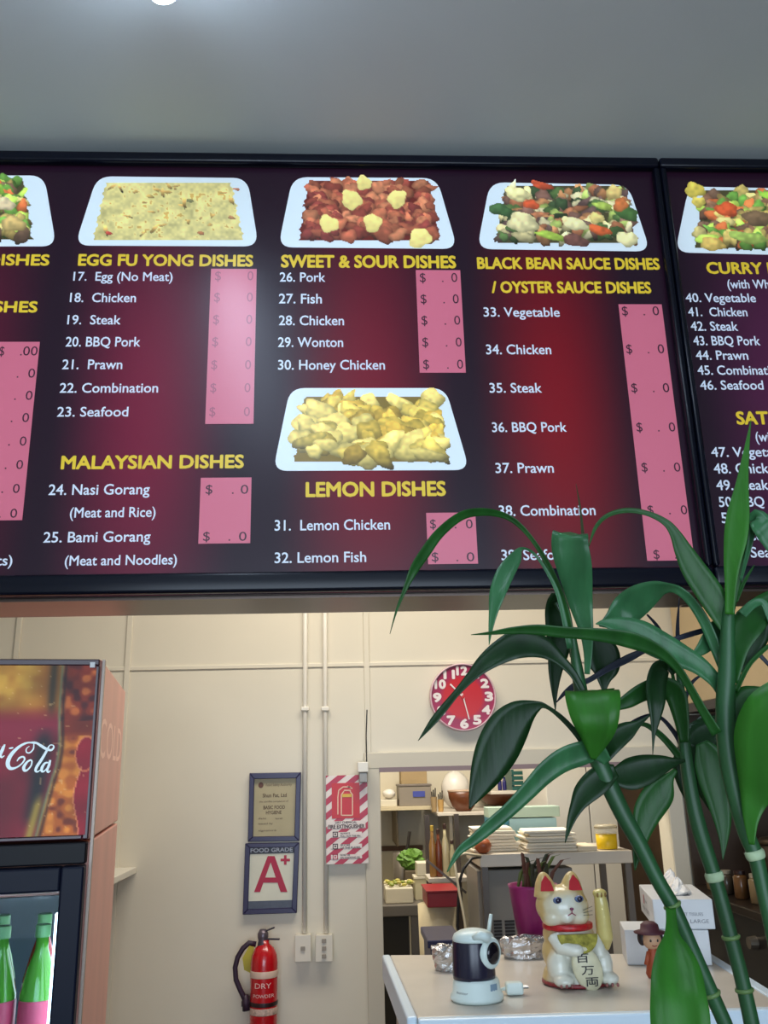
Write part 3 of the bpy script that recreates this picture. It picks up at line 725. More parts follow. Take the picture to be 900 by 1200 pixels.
# script lettering, drawn as tapering strokes
def script():
    mb = MB()
    def st(pts, ws):
        P3 = [FL(x/6.923, 840+y/6.923, .0175) for x, y in pts]; sc = (FL(60,890).x-FL(50,890).x)/10/6.923
        dense, dw = [], []
        for i in range(len(P3)-1):
            a, b_, c, d = P3[max(i-1,0)], P3[i], P3[i+1], P3[min(i+2,len(P3)-1)]
            for k in range(5):
                u = k/5; dense.append(.5*((2*b_)+(c-a)*u+(2*a-5*b_+4*c-d)*u*u+(3*b_-a-3*c+d)*u**3)); dw.append(ws[i]*(1-u)+ws[i+1]*u)
        dense.append(P3[-1]); dw.append(ws[-1]); vs = []
        for i, p in enumerate(dense):
            tt = dense[min(i+1,len(dense)-1)]-dense[max(i-1,0)]; n = Vector((-tt.z,0,tt.x)).normalized()*dw[i]*sc/2; vs += [p+n, p-n]
        mb.add(vs, [(2*i, 2*i+1, 2*i+3, 2*i+2) for i in range(len(dense)-1)])
    st([(300,218),(240,212),(175,240),(115,295),(82,350),(78,395),(100,420),(145,412),(190,380),(212,345),(200,326),(170,335),(150,362)], [12,14,22,30,34,32,26,14,12,14,14,16,6])
    st([(286,222),(282,262),(255,292),(228,290),(226,262),(250,240)], [8,12,12,10,9,4])
    st([(250,210),(300,212),(345,238),(385,262),(425,272),(446,250),(438,232),(412,236),(388,280),(350,345),(312,402),(300,436),(316,446),(340,430)], [8,16,22,22,18,14,8,10,20,24,24,20,12,6])
    st([(262,350),(232,368),(205,410),(212,436),(236,430),(264,396),(270,360),(256,350)], [12,18,26,22,14,12,12,10])
    st([(402,372),(375,378),(352,412),(350,440),(368,442),(394,412),(414,366)], [10,18,24,20,12,8,8])
    st([(418,352),(408,392),(394,430),(402,450),(420,436)], [16,22,20,14,6])
    st([(86,258),(104,256),(120,252)], [8,14,10])
    st([(14,244),(-10,250),(-34,290),(-30,320),(-10,318),(14,286),(38,240)], [10,16,22,18,12,8,10]); st([(52,226),(36,270),(18,312),(28,330),(50,316)], [14,22,20,14,6])
    st([(-60,400),(-20,396),(10,402)], [4,8,6])
    o = O('script_lettering', mb, mat('script_white', (206,222,226), .3, emit=.25))
script()
q3 = FL(110,780); O('sticker', MB().box(q3.x-.006, q3.x+.004, -.0185, -.0166, q3.z-.006, q3.z+.005), mat('sticker_white', (230,230,230), .5))
# lower black band and door
zb1 = FL(90, 1013).z
O('band', MB().box(-FW, -.004, -.02, .0115, zb1+.002, zsm-.001), m_fbk, bevel=.003)
g1 = FL(73, 1042); xg = g1.x; zg = g1.z; zgb = zin0+.02
door = O('door', MB().box(xg, -.003, -.045, -.002, .1, zb1).box(-FW, -FW+.06, -.045, -.002, .1, zb1).box(-FW+.06, xg, -.045, -.002, zg, zb1).box(-FW+.06, xg, -.045, -.002, .1, zgb), mat('door_frame_navy', (8,15,34), .4, spec=.15), bevel=.004)
O('glass', MB().box(-FW+.061, xg-.001, -.022, -.016, zgb+.001, zg-.001), mat('door_glass', (235,250,255), .02, trans=1.0, spec=.4), par=door)
_m['door_glass'].node_tree.nodes['Principled BSDF'].inputs['IOR'].default_value = 1.1
mb = MB()
put_text(mb, 'CHILLED', FL(43,1052,0.0225)+Vector((0,0,0)), Vector((FL(61,1052).x, FL(43,1052,.0225).y, FL(43,1052).z)), .006, UPV)
O('etched_text', mb, mat('etched', (150,166,176), .5), par=door)
for zs_ in (FL(40,1085).z, FL(40,1215).z-.03):
    mb = MB()
    if zs_ > FL(40,1100).z: zsh = zs_-.0
    for k in range(22): x = -FW+.055+k*.0285; mb.box(x, x+.003, .09, FD-.06, zs_-.34, zs_-.337)
    mb.box(-FW+.05, -.05, .085, .09, zs_-.342, zs_-.334).box(-FW+.05, -.05, FD-.07, FD-.065, zs_-.342, zs_-.334)
    O('wire_shelf', mb, mat('shelf_wire', (220,226,230), .3, metal=.5))
# bottles standing in the fridge (world coordinates via the fridge's axes)
shelf_z = FL(40,1085).z-.337
def fw(x, y, z): return Vector((p_fr.x, p_fr.y, 0))+Matrix.Rotation(rz, 3, 'Z') @ Vector((x, y, z))
bx0_ = FL(26,1130).x+.015
bots = [(bx0_,.14,'g'), (bx0_-.08,.15,'g'), (bx0_-.16,.14,'r'), (bx0_-.24,.15,'g'), (bx0_-.02,.30,'r'), (bx0_-.11,.31,'g')]
for i, (x, y, k) in enumerate(bots):
    w_ = fw(x, y, shelf_z+.0005)
    hb = FL(20,1092).z-shelf_z-.01
    t = thing('drink_bottle', ['bright green drink bottle nearest the glass edge in the fridge', 'second green drink bottle from the glass edge in the fridge', 'red drink bottle in the front row of the fridge', 'green drink bottle farthest left in the fridge', 'red drink bottle behind the first green one in the fridge', 'green drink bottle in the back row of the fridge'][i], 'bottle', w_, 0, 'bottles in the drinks fridge')
    h = hb; r_ = .036
    prof = [(r_*.85,0),(r_,.012),(r_,h*.30),(r_*.92,h*.36),(r_,h*.44),(r_,h*.60),(r_*.7,h*.74),(r_*.36,h*.86),(r_*.34,h*.93)]
    obj('bottle_body', MB().lathe(prof, n=24), mat('green_plastic', (74,140,44), .12) if k == 'g' else mat('red_plastic', (150,20,30), .15), t, local=True, smooth=True)
    obj('label', MB().lathe([(r_*1.01,h*.36),(r_*1.03,h*.37),(r_*1.03,h*.56),(r_*1.01,h*.57)], n=24), mat('pink_label', (190,70,100), .4) if k == 'g' else mat('white_label', (225,225,225), .4), t, local=True, smooth=True)
    obj('cap', MB().lathe([(r_*.42,h*.93),(r_*.42,h),(r_*.36,h*1.005)], n=20), mat('cap_white', (90,150,90), .4), t, local=True)
# faint pale lettering low-contrast on the side
mb = MB(); s0 = Matrix.Identity(3)
put_text(mb, 'COLD', Vector((.0004,.06,ztop-.20)), Vector((.0004,FD-.05,ztop-.20)), .085, UPV)
O('side_lettering', mb, mat('side_ink', (250,206,190), .5))

# ------------------------------------------------------------------ serving counter
CZ = 1.35
k0, k1, k2, k3 = PZ(457,1119,CZ), PZ(820,1117,CZ), PZ(905,1172,CZ), PZ(490,1194,CZ)
k2 = PZ(900,1168,CZ); k0l = k0; 
yfr = PZ(650,1186,CZ).y; 
def ext(a, c, y): return a+(c-a)*((y-a.y)/(c.y-a.y))
kl = ext(k0, k3, yfr); kr = ext(k1, k2, yfr-.02)
ct = thing('serving_counter', 'raised serving counter with a pale greyish top and white edge trim', 'counter', ((k0.x+k1.x)/2, (k0.y+kl.y)/2, 0))
m_top = mat('counter_top', (196,188,176), .28, var=.05, scale=14)
quad = [k0, k1, kr, kl]
obj('top', MB().prism([p-Vector((0,0,.03)) for p in quad], (0,0,.03)), m_top, ct, bevel=.003)
m_ctrim = mat('counter_trim', (206,222,234), .3)
lw = Vector((.018,0,0))
obj('front_trim', MB().prism([kl-Vector((0,.02,.045)), kr-Vector((0,.02,.045)), kr-Vector((0,0,.045)), kl-Vector((0,0,.045))], (0,0,.046)), m_ctrim, ct, bevel=.004)
obj('side_trim', MB().prism([k0-lw-Vector((0,0,.05)), k0-Vector((0,0,.05)), kl-Vector((0,0,.05)), kl-lw-Vector((0,0,.05))], (0,0,.051)), m_ctrim, ct, bevel=.004, label='white left edge strip')
obj('side_trim', MB().prism([k1-Vector((0,0,.05)), k1+lw*1.3-Vector((0,0,.05)), kr+lw*1.3-Vector((0,0,.05)), kr-Vector((0,0,.05))], (0,0,.051)), m_ctrim, ct, bevel=.004, label='white right edge strip')
obj('body', MB().prism([Vector((p.x, p.y, 0)) for p in (k0+Vector((.01,-.02,0)), k1+Vector((-.02,-.02,0)), kr+Vector((-.02,.03,0)), kl+Vector((.02,.03,0)))], (0,0,CZ-.0305)), mat('counter_body', (186,176,160), .5, var=.06, scale=6), ct)

def local_px(Y, px, py):      # metres per image pixel around a point
    return (P(px+10, py, Y)-P(px-10, py, Y)).length/20

# ------------------------------------------------------------------ lucky cat
def cat():
    base = PZ(676, 1152, CZ); Y = base.y; s = local_px(Y, 676, 1100)
    t = thing('lucky_cat', 'gold and white beckoning cat figurine standing on the counter', 'figurine', (base.x, Y, CZ+.003))
    t.scale.z = (P(676,1050,Y-.03).z-P(676,1155,Y-.03).z)/105/s
    def C(px, py, dy=0): return Vector(((px-676)*s, dy*s, (1160-py)*s))
    gold = (196,170,112); white = (214,214,200)
    mb = MB()
    E = lambda px, py, dy, rx, ry, rz_, rot=None: mb.ell(C(px, py, dy), (rx*s, ry*s, rz_*s), 20, 14, rot)
    E(676,1126,4, 37,30,32); E(671,1104,3, 30,25,22); E(672,1094,0, 22,20,12)
    E(653,1138,-14, 13,16,20); E(703,1137,-14, 12,16,20)
    E(655,1152,-28, 12,13,8); E(706,1151,-28, 11,13,8)
    mb.tube([C(650,1102,-16), C(655,1114,-26), C(668,1117,-33)], [9*s,8.5*s,8*s], 12); E(670,1117,-33, 9,8,8)
    mb.tube([C(694,1104,-12), C(699,1118,-20), C(700,1128,-24)], [8*s,8*s,6*s], 12)
    mb.lathe([(38*s, 2*s), (39*s, 6*s), (36*s, 16*s)], C(676,1160,0), 28, 1, .85)
    body = obj('body', mb, None, t, local=True, smooth=True, remesh=.0028)
    def cm(name, thr, sgn=1):
        m = mat(name, white, .3, coat=.4); nt = m.node_tree; bs = nt.nodes['Principled BSDF']; tc = nt.nodes.new('ShaderNodeTexCoord'); sp = nt.nodes.new('ShaderNodeSeparateXYZ'); nt.links.new(tc.outputs['Object'], sp.inputs[0])
        n = nt.nodes.new('ShaderNodeTexNoise'); n.inputs['Scale'].default_value = 40; nt.links.new(tc.outputs['Object'], n.inputs[0])
        ad = nt.nodes.new('ShaderNodeMath'); ad.operation = 'MULTIPLY_ADD'; ad.inputs[1].default_value = .02; nt.links.new(n.outputs[0], ad.inputs[0]); nt.links.new(sp.outputs['Y'], ad.inputs[2])
        rp = nt.nodes.new('ShaderNodeValToRGB'); mr = nt.nodes.new('ShaderNodeMapRange'); mr.inputs[1].default_value = thr-.012; mr.inputs[2].default_value = thr+.012
        nt.links.new(ad.outputs[0], mr.inputs[0]); nt.links.new(mr.outputs[0], rp.inputs[0]); rp.color_ramp.elements[0].color = (*L(white), 1); rp.color_ramp.elements[1].color = (*L(gold), 1)
        nt.links.new(rp.outputs[0], bs.inputs['Base Color']); return m
    body.data.materials.append(cm('cat_body_glaze', -.014))
    mb = MB()
    E(665,1069,-2, 31,27,26); E(652,1080,-10, 15,15,13); E(679,1080,-10, 15,15,13); E(665,1080,-20, 9,9,8)
    for cx, lean in ((646,-3), (678,2)):
        mb.tube([C(cx+lean*-.5,1056,-2), C(cx,1040,-2), C(cx+lean*.3,1031,-2), C(cx+lean*.5,1027,-2)], [15*s,11*s,6.5*s,2.5*s], 14)
    hd = obj('head', mb, None, t, local=True, smooth=True, remesh=.0024); hd.data.materials.append(cm('cat_head_glaze', -.026))
    red = mat('cat_red', (176,22,34), .35)
    for cx in (646, 679):
        pts = [C(cx-8,1049,-15.5), C(cx+8,1049,-15.5), C(cx+5.5,1038,-11.5), C(cx,1030,-8.5), C(cx-5.5,1038,-11.5)]
        obj('inner_ear', MB().prism(pts, (0,-.002,0)), red, t, local=True, bevel=.0008)
    for cx, cy in ((655,1059), (680,1058)):
        e = obj('eye', MB().ell(C(cx,cy,-25), (5.2*s, 3*s, 4.4*s)), mat('cat_eye_blue', (86,104,140), .15), t, local=True, smooth=True)
        obj('pupil', MB().ell(C(cx+.3,cy,-27.4), (3*s, 1.6*s, 3.4*s)), mat('cat_pupil', (24,20,50), .1), e, local=True, smooth=True)
    obj('nose', MB().ell(C(669.5,1069,-30), (2.4*s,1.6*s,1.8*s)), mat('cat_nose', (110,34,76), .3), t, local=True, smooth=True)
    mb = MB().tube([C(669.5,1070,-30.5), C(669.5,1074,-30), C(665,1077,-28)], .6*s, 6).tube([C(669.5,1074,-30), C(674,1077,-28)], .6*s, 6)
    obj('mouth', mb, mat('cat_mouth', (150,60,90), .4), t, local=True)
    mb = MB()
    for sx, cx in ((-1,654), (1,684)):
        for k in range(3): mb.tube([C(cx,1072+k*3,-24), C(cx+sx*13,1069+k*5,-15)], .35*s, 5)
    obj('whisker', mb, mat('cat_whisker', (70,80,80), .5), t, local=True)
    mb = MB().lathe([(27*s,-4*s),(29*s,-2.6*s),(29*s,2.6*s),(27*s,4*s)], C(670,1093,-1), 32, 1, .88)
    obj('collar', mb, mat('cat_collar', (178,26,34), .35, var=.3, scale=120), t, local=True, smooth=True)
    mb = MB(); 
    pts = []
    for i in range(15):
        a = math.pi*i/14; pts.append(C(674+23*math.cos(a), 1099+22*math.sin(a), -27-9*math.sin(a)))
    obj('bib', MB().prism(pts, (0,-.003,0)), mat('cat_bib_gold', (170,160,70), .25, metal=.5, var=.5, scale=90), t, local=True, bevel=.001)
    # oval tablet
    mb = MB().ell(C(681,1138,-34), (16.5*s, 4*s, 26*s), 24, 16, Matrix.Rotation(R(-14), 3, 'Y')); tb = obj('tablet', mb, mat('cat_tablet', (206,200,168), .35, var=.08, scale=60), t, local=True, smooth=True)
    tm = MB()
    for ch, cx, cy, w_ in (('百', 675, 1129, 14), ('万', 680, 1143, 14), ('両', 684, 1156, 14)):
        put_text(tm, ch, C(cx-w_/2,cy,-38.8), C(cx+w_/2,cy,-38.8), 8*s, UPV, .01)
    obj('lettering', tm, mat('cat_ink', (24,22,26), .5), tb, local=True)
    mb = MB().tube([C(710,1122,-4), C(711,1108,-8), C(710,1085,-10), C(709,1066,-12), C(708,1058,-12)], [6*s,9.5*s,9*s,8*s,7*s], 16).ell(C(708,1054,-12), (8.5*s,8*s,6*s))
    arm = obj('raised_arm', mb, mat('cat_arm_gold', (198,182,112), .3, coat=.4), t, local=True, smooth=True, remesh=.0022)
    for k in (-1, 0, 1): obj('claw_mark', MB().ell(C(708+k*4.5,1055,-19.5), (1.2*s,.8*s,3*s), 10, 8), mat('cat_claw_gold', (130,96,40), .4), arm, local=True, smooth=True)
    for cx in (655, 706):
        for k in range(3): obj('claw', MB().ell(C(cx-6+k*6,1156,-40), (1.6*s,1.8*s,2.4*s), 10, 8), mat('cat_claw', (140,84,80), .4), t, local=True, smooth=True)
    obj('base', MB().lathe([(37*s,-1.3*s),(39.5*s,0),(39.5*s,3*s),(37*s,4*s)], C(676,1160,0), 32, 1, .9), mat('cat_base', (130,40,46), .4), t, local=True, smooth=True)
cat()

# ------------------------------------------------------------------ monitor camera
def babycam():
    base = PZ(562, 1177, CZ); Y = base.y+.03; s = local_px(Y, 562, 1140)
    bz = CZ+.0005
    t = thing('monitor_camera', 'white and navy rotating monitor camera with a short aerial, at the left of the counter', 'camera', (base.x, Y, bz))
    base_py = 1176; t.scale.z = (P(562,1100,Y).z-P(562,1170,Y).z)/70/s
    def C(px, py, dy=0): return Vector(((px-562)*s, dy*s, (base_py-py)*s))
    wm = mat('cam_white', (210,224,220), .3); nv = mat('cam_navy', (26,24,46), .25)
    obj('base', MB().lathe([(29*s,0),(31*s,3*s),(30.5*s,7*s),(28*s,10*s),(27*s,22*s),(25*s,26*s)], C(562,base_py), 40, 1, .9), wm, t, local=True, smooth=True, bevel=0)
    obj('turntable', MB().lathe([(24.5*s,25.5*s),(25*s,30*s),(24*s,68*s),(23*s,72*s),(20*s,74*s)], C(560,base_py), 36, 1, .9), nv, t, local=True, smooth=True)
    obj('cap', MB().lathe([(24.4*s,70*s),(24.6*s,73*s),(22.5*s,78*s),(16*s,82*s),(8*s,84*s),(1*s,84.5*s)], C(561,base_py,0), 36, 1, .92), wm, t, local=True, smooth=True)
    d = Vector((.62,-.78,0)).normalized(); rot = d.to_track_quat('Z','Y').to_matrix()
    cc = C(577,1119,-11)
    obj('lens_ring', MB().lathe([(19*s,-8*s),(20*s,0),(18.5*s,5*s),(15*s,7.5*s),(13*s,6.5*s)], cc, 32, 1.0, .8, rot=rot @ Matrix.Rotation(R(90),3,'Z')), wm, t, local=True, smooth=True)
    ln = obj('lens', MB().lathe([(13.5*s,5*s),(13*s,7.6*s),(8*s,9*s),(1*s,9.6*s)], cc, 32, 1.0, .8, rot=rot @ Matrix.Rotation(R(90),3,'Z')), mat('lens_black', (14,12,22), .08), t, local=True, smooth=True)
    obj('neck', MB().tube([C(558,1100,-20), C(566,1096,-23), C(576,1100,-21)], [3*s, 6*s, 7*s], 14), wm, t, local=True, smooth=True)
    obj('aerial', MB().tube([C(581,1100,10), C(583,1088,10), C(585,1077,10)], [2.6*s,2.4*s,2*s], 10), wm, t, local=True, smooth=True)
    mb = MB()
    for k in range(8):
        a0 = R(-62+k*2.6-0); 
    def onbase(a_, z_, r=27.6): return C(562,base_py)+Vector((r*s*math.sin(R(a_)), -r*s*.9*math.cos(R(a_)), z_*s))
    mb.add([onbase(28+i*6, zz) for i in range(5) for zz in (10,22)], [(2*i, 2*i+2, 2*i+3, 2*i+1) for i in range(4)])
    obj('rating_label', mb, mat('label_grey_blue', (120,146,166), .5), t, local=True)
    v, f = glyphs('monitor'); x0_, x1_ = min(a[0] for a in v), max(a[0] for a in v)
    mb = MB().add([onbase(-62+(a[0]-x0_)/(x1_-x0_)*34, 11+a[1]/CAP*3.2, 27.9) for a in v], f); obj('lettering', mb, mat('cam_ink', (40,44,60), .5), t, local=True)
    # plug beside its base
    q = PZ(603, 1166, CZ); p = thing('power_plug', 'small white plug lying beside the monitor camera base', 'plug', (q.x, q.y, CZ+.0005))
    obj('plug_body', MB().obox((0,0,.011), (.016,0,0), (0,.012,0), (0,0,.0105)), wm, p, local=True, bevel=.005, seg=3)
    obj('pin', MB().tube([(.016,-.003,.012), (.026,-.004,.012)], .002, 8).tube([(.016,.004,.012), (.026,.003,.012)], .002, 8), mat('pin_metal', (150,150,150), .3, metal=.9), p, local=True)
    obj('lead', MB().tube([(-.016,0,.011), (-.026,.012,.006), (-.03,.05,.004), (-.05,.08,.004)], .003, 8), wm, p, local=True, smooth=True)
babycam()

# crumpled foil
def foil(px, py, rx, ry, h, seed, label):
    q = PZ(px, py, CZ); rr = random.Random(seed); n, m_ = 26, 12; mb = MB()
    vs, fs = [], []
    for j in range(m_):
        t_ = j/(m_-1); rad = (1-.82*max(0, t_-.55)/.45) if t_ > .55 else (.86+.14*t_/.55); z_ = h*min(1, t_/.6) if t_ < .6 else h*(1-.35*(t_-.6)/.4)
        for i in range(n):
            a = 2*math.pi*i/n; k = 1+(rr.random()-.5)*.16
            vs.append((rx*rad*k*math.cos(a), ry*rad*k*math.sin(a), max(.0, z_+(rr.random()-.5)*h*.18*(j > 0))))
    for j in range(m_-1):
        for i in range(n): fs.append((j*n+i, j*n+(i+1) % n, (j+1)*n+(i+1) % n, (j+1)*n+i))
    fs.append(tuple(range(n-1,-1,-1))); fs.append(tuple(range((m_-1)*n, m_*n)))
    o = obj('foil_tray', mb.add(vs, fs), mat('crumpled_foil', (206,204,204), .22, metal=.9, bump=1.0, scale=120), local=True); o.location = (q.x, q.y, CZ+.0005)
    tag(o, label, 'foil tray', 'foil trays on the counter')
foil(527, 1136, .036, .03, .047, 1, 'crumpled foil tray peeking out left of the monitor camera')
foil(616, 1122, .055, .026, .042, 2, 'wider crumpled foil tray between the monitor camera and the lucky cat')

# magenta pot with small plant
def small_pot():
    q = PZ(629, 1113, CZ); s = local_px(q.y, 625, 1080); hh = 70*s
    t = thing('small_potted_plant', 'spiky little plant in a magenta wrapped pot behind the lucky cat', 'plant', (q.x, q.y, CZ+.0005))
    r0_, r1_ = 19*s, 29*s
    obj('pot', MB().lathe([(r0_*.9,0),(r0_,.003),(r1_*.97,hh*.95),(r1_,hh),(r1_*.92,hh*.99),(r1_*.85,hh*.9)], n=28), mat('magenta_wrap', (134,22,96), .35, var=.25, scale=30, stretch=(1,1,.2)), t, local=True, smooth=True)
    obj('soil', MB().lathe([(r1_*.8,hh*.84),(r1_*.84,hh*.90),(r1_*.3,hh*.93)], n=20), mat('soil', (58,42,30), .9, bump=.8, scale=60), t, local=True)
    rr = random.Random(4)
    for i in range(22):
        a = rr.random()*6.28; r_ = rr.random()*r1_*.7; x, y = r_*math.cos(a), r_*math.sin(a); L_ = .03+.05*rr.random(); dx = (rr.random()-.3)*.07
        p = [Vector((x,y,hh*.9)), Vector((x+dx*.3,y,hh*.9+L_*.6)), Vector((x+dx*.8,y-.005,hh*.9+L_)), Vector((x+dx*1.2,y-.008,hh*.9+L_*1.05))]
        mb = MB(); w_ = [.003,.005,.004,.0006]; vs = []
        for k in range(4): vs += [p[k]+Vector((w_[k],0,0)), p[k]-Vector((w_[k],0,0)), p[k]+Vector((0,-w_[k]*.5,0))]
        fs = []
        for k in range(3): fs += [(3*k,3*k+2,3*k+5,3*k+3), (3*k+2,3*k+1,3*k+4,3*k+5)]
        obj('leaf', mb.add(vs, fs), [mat('spiky_green', (88,100,40), .5), mat('spiky_brown', (86,48,34), .6), mat('spiky_dark', (46,50,28), .6)][i % 3], t, local=True, solid=.0006)
small_pot()

# tissue boxes
def boxes():
    q = PZ(742, 1131, CZ); s = local_px(q.y, 742, 1110)
    m_bx = mat('box_white', (206,208,210), .45, var=.03, scale=10); rz_ = R(-12)
    h1 = 37*s; z0 = CZ+.0005
    t = thing('lower_tissue_box', 'white cardboard box directly on the counter, under the open tissue box', 'box', (q.x-.012, q.y, z0), rz_)
    obj('carton', MB().box(0,.17,0,.11,0,h1), m_bx, t, local=True, bevel=.002)
    mb = MB(); put_text(mb, 'TISSUES', (.085,-.0006,.02), (.15,-.0006,.02), .008, UPV); obj('lettering', mb, mat('box_ink', (110,112,120), .5), t, local=True)
    h2 = 32*s; zt = z0+h1+.0005
    n = P(768, 1088, q.y-.01)
    t = thing('open_tissue_box', 'open white tissue box with tissues sticking out, topmost of two boxes', 'box', (n.x, q.y-.008, zt), rz_)
    obj('carton', MB().box(0,.122,0,.245,0,h2), m_bx, t, local=True, bevel=.002)
    mb = MB(); put_text(mb, 'SOFT TISSUES', (.05,-.0006,.026), (.10,-.0006,.026), .006, UPV); put_text(mb, 'EXTRA LARGE', (.03,-.0006,.012), (.11,-.0006,.012), .007, UPV)
    put_text(mb, 'FACIAL TISSUES', (-.0006,.20,.014), (-.0006,.08,.014), .008, UPV); put_text(mb, 'tissue', (-.0006,.15,.034), (-.0006,.105,.034), .008, UPV); obj('lettering', mb, mat('box_ink', ()), t, local=True)
    obj('logo_mark', MB().box(-.0008,-.0003,.158,.168,.028,.046), mat('box_red', (176,30,50), .5), t, local=True)
    obj('slot', MB().box(.035,.085,.05,.2,h2-.001,h2+.0006), mat('slot_dark', (120,120,124), .7), t, local=True)
    rr = random.Random(9)
    for j, (cx, cy, hh) in enumerate([(.058,.155,.042), (.062,.09,.032)]):
        vs, fs = [], []; n_ = 16
        for k in range(6):
            u = k/5; r_ = (.034*(1-u)**.8+.002)
            for i in range(n_):
                a = 6.283*i/n_; kk = 1+.5*(rr.random()-.5)
                vs.append((cx+r_*kk*math.cos(a)*.8+u*.006, cy+r_*kk*math.sin(a)*1.2, h2+.0008+hh*u*(1+.15*(rr.random()-.5))))
        for k in range(5):
            for i in range(n_): fs.append((k*n_+i, k*n_+(i+1) % n_, (k+1)*n_+(i+1) % n_, (k+1)*n_+i))
        obj('tissue', MB().add(vs, fs), mat('tissue_paper', (236,230,222), .7), t, local=True, smooth=False)
boxes()

# little doll
def doll():
    q = PZ(768, 1146, CZ); s = local_px(q.y, 768, 1120); t = thing('little_doll', 'small doll in a maroon hat and orange clothes beside the white boxes', 'doll', (q.x, q.y, CZ+.0005))
    def C(px, py, dy=0): return Vector(((px-768)*s, dy*s, (1147-py)*s))
    obj('body', MB().lathe([(8*s,0),(10*s,4*s),(7*s,20*s),(5*s,30*s),(4*s,33*s)], n=18), mat('doll_orange', (150,66,34), .6), t, local=True, smooth=True)
    obj('arm', MB().tube([C(763,1120,-2), C(757,1132,-6)], [3*s,2.4*s], 8), mat('doll_orange', ()), t, local=True, smooth=True)
    obj('arm', MB().tube([C(773,1120,-2), C(779,1132,-6)], [3*s,2.4*s], 8), mat('doll_orange', ()), t, local=True, smooth=True)
    h = obj('head', MB().ell(C(768,1107), (11*s,10*s,11*s)), mat('doll_skin', (190,150,118), .5), t, local=True, smooth=True)
    for k in (-1, 1): obj('eye', MB().ell(C(768+4*k,1107,-9), (1.3*s,1*s,1.6*s), 8, 6), mat('doll_eye', (20,16,16), .3), h, local=True)
    obj('mouth', MB().tube([C(765,1112,-9.2), C(768,1113,-9.6), C(771,1112,-9.2)], .5*s, 5), mat('doll_mouth', (140,50,50), .4), h, local=True)
    obj('hat', MB().lathe([(18*s,0),(18.5*s,1.2*s),(11*s,3*s),(10*s,9*s),(6*s,12*s),(1*s,12.6*s)], C(767,1100), 24), mat('doll_maroon', (70,24,36), .6), t, local=True, smooth=True)
    obj('hair', MB().ell(C(758,1106,4), (5*s,6*s,8*s)).ell(C(778,1106,4), (5*s,6*s,8*s)), mat('doll_hair', (30,22,26), .6), t, local=True, smooth=True)
doll()

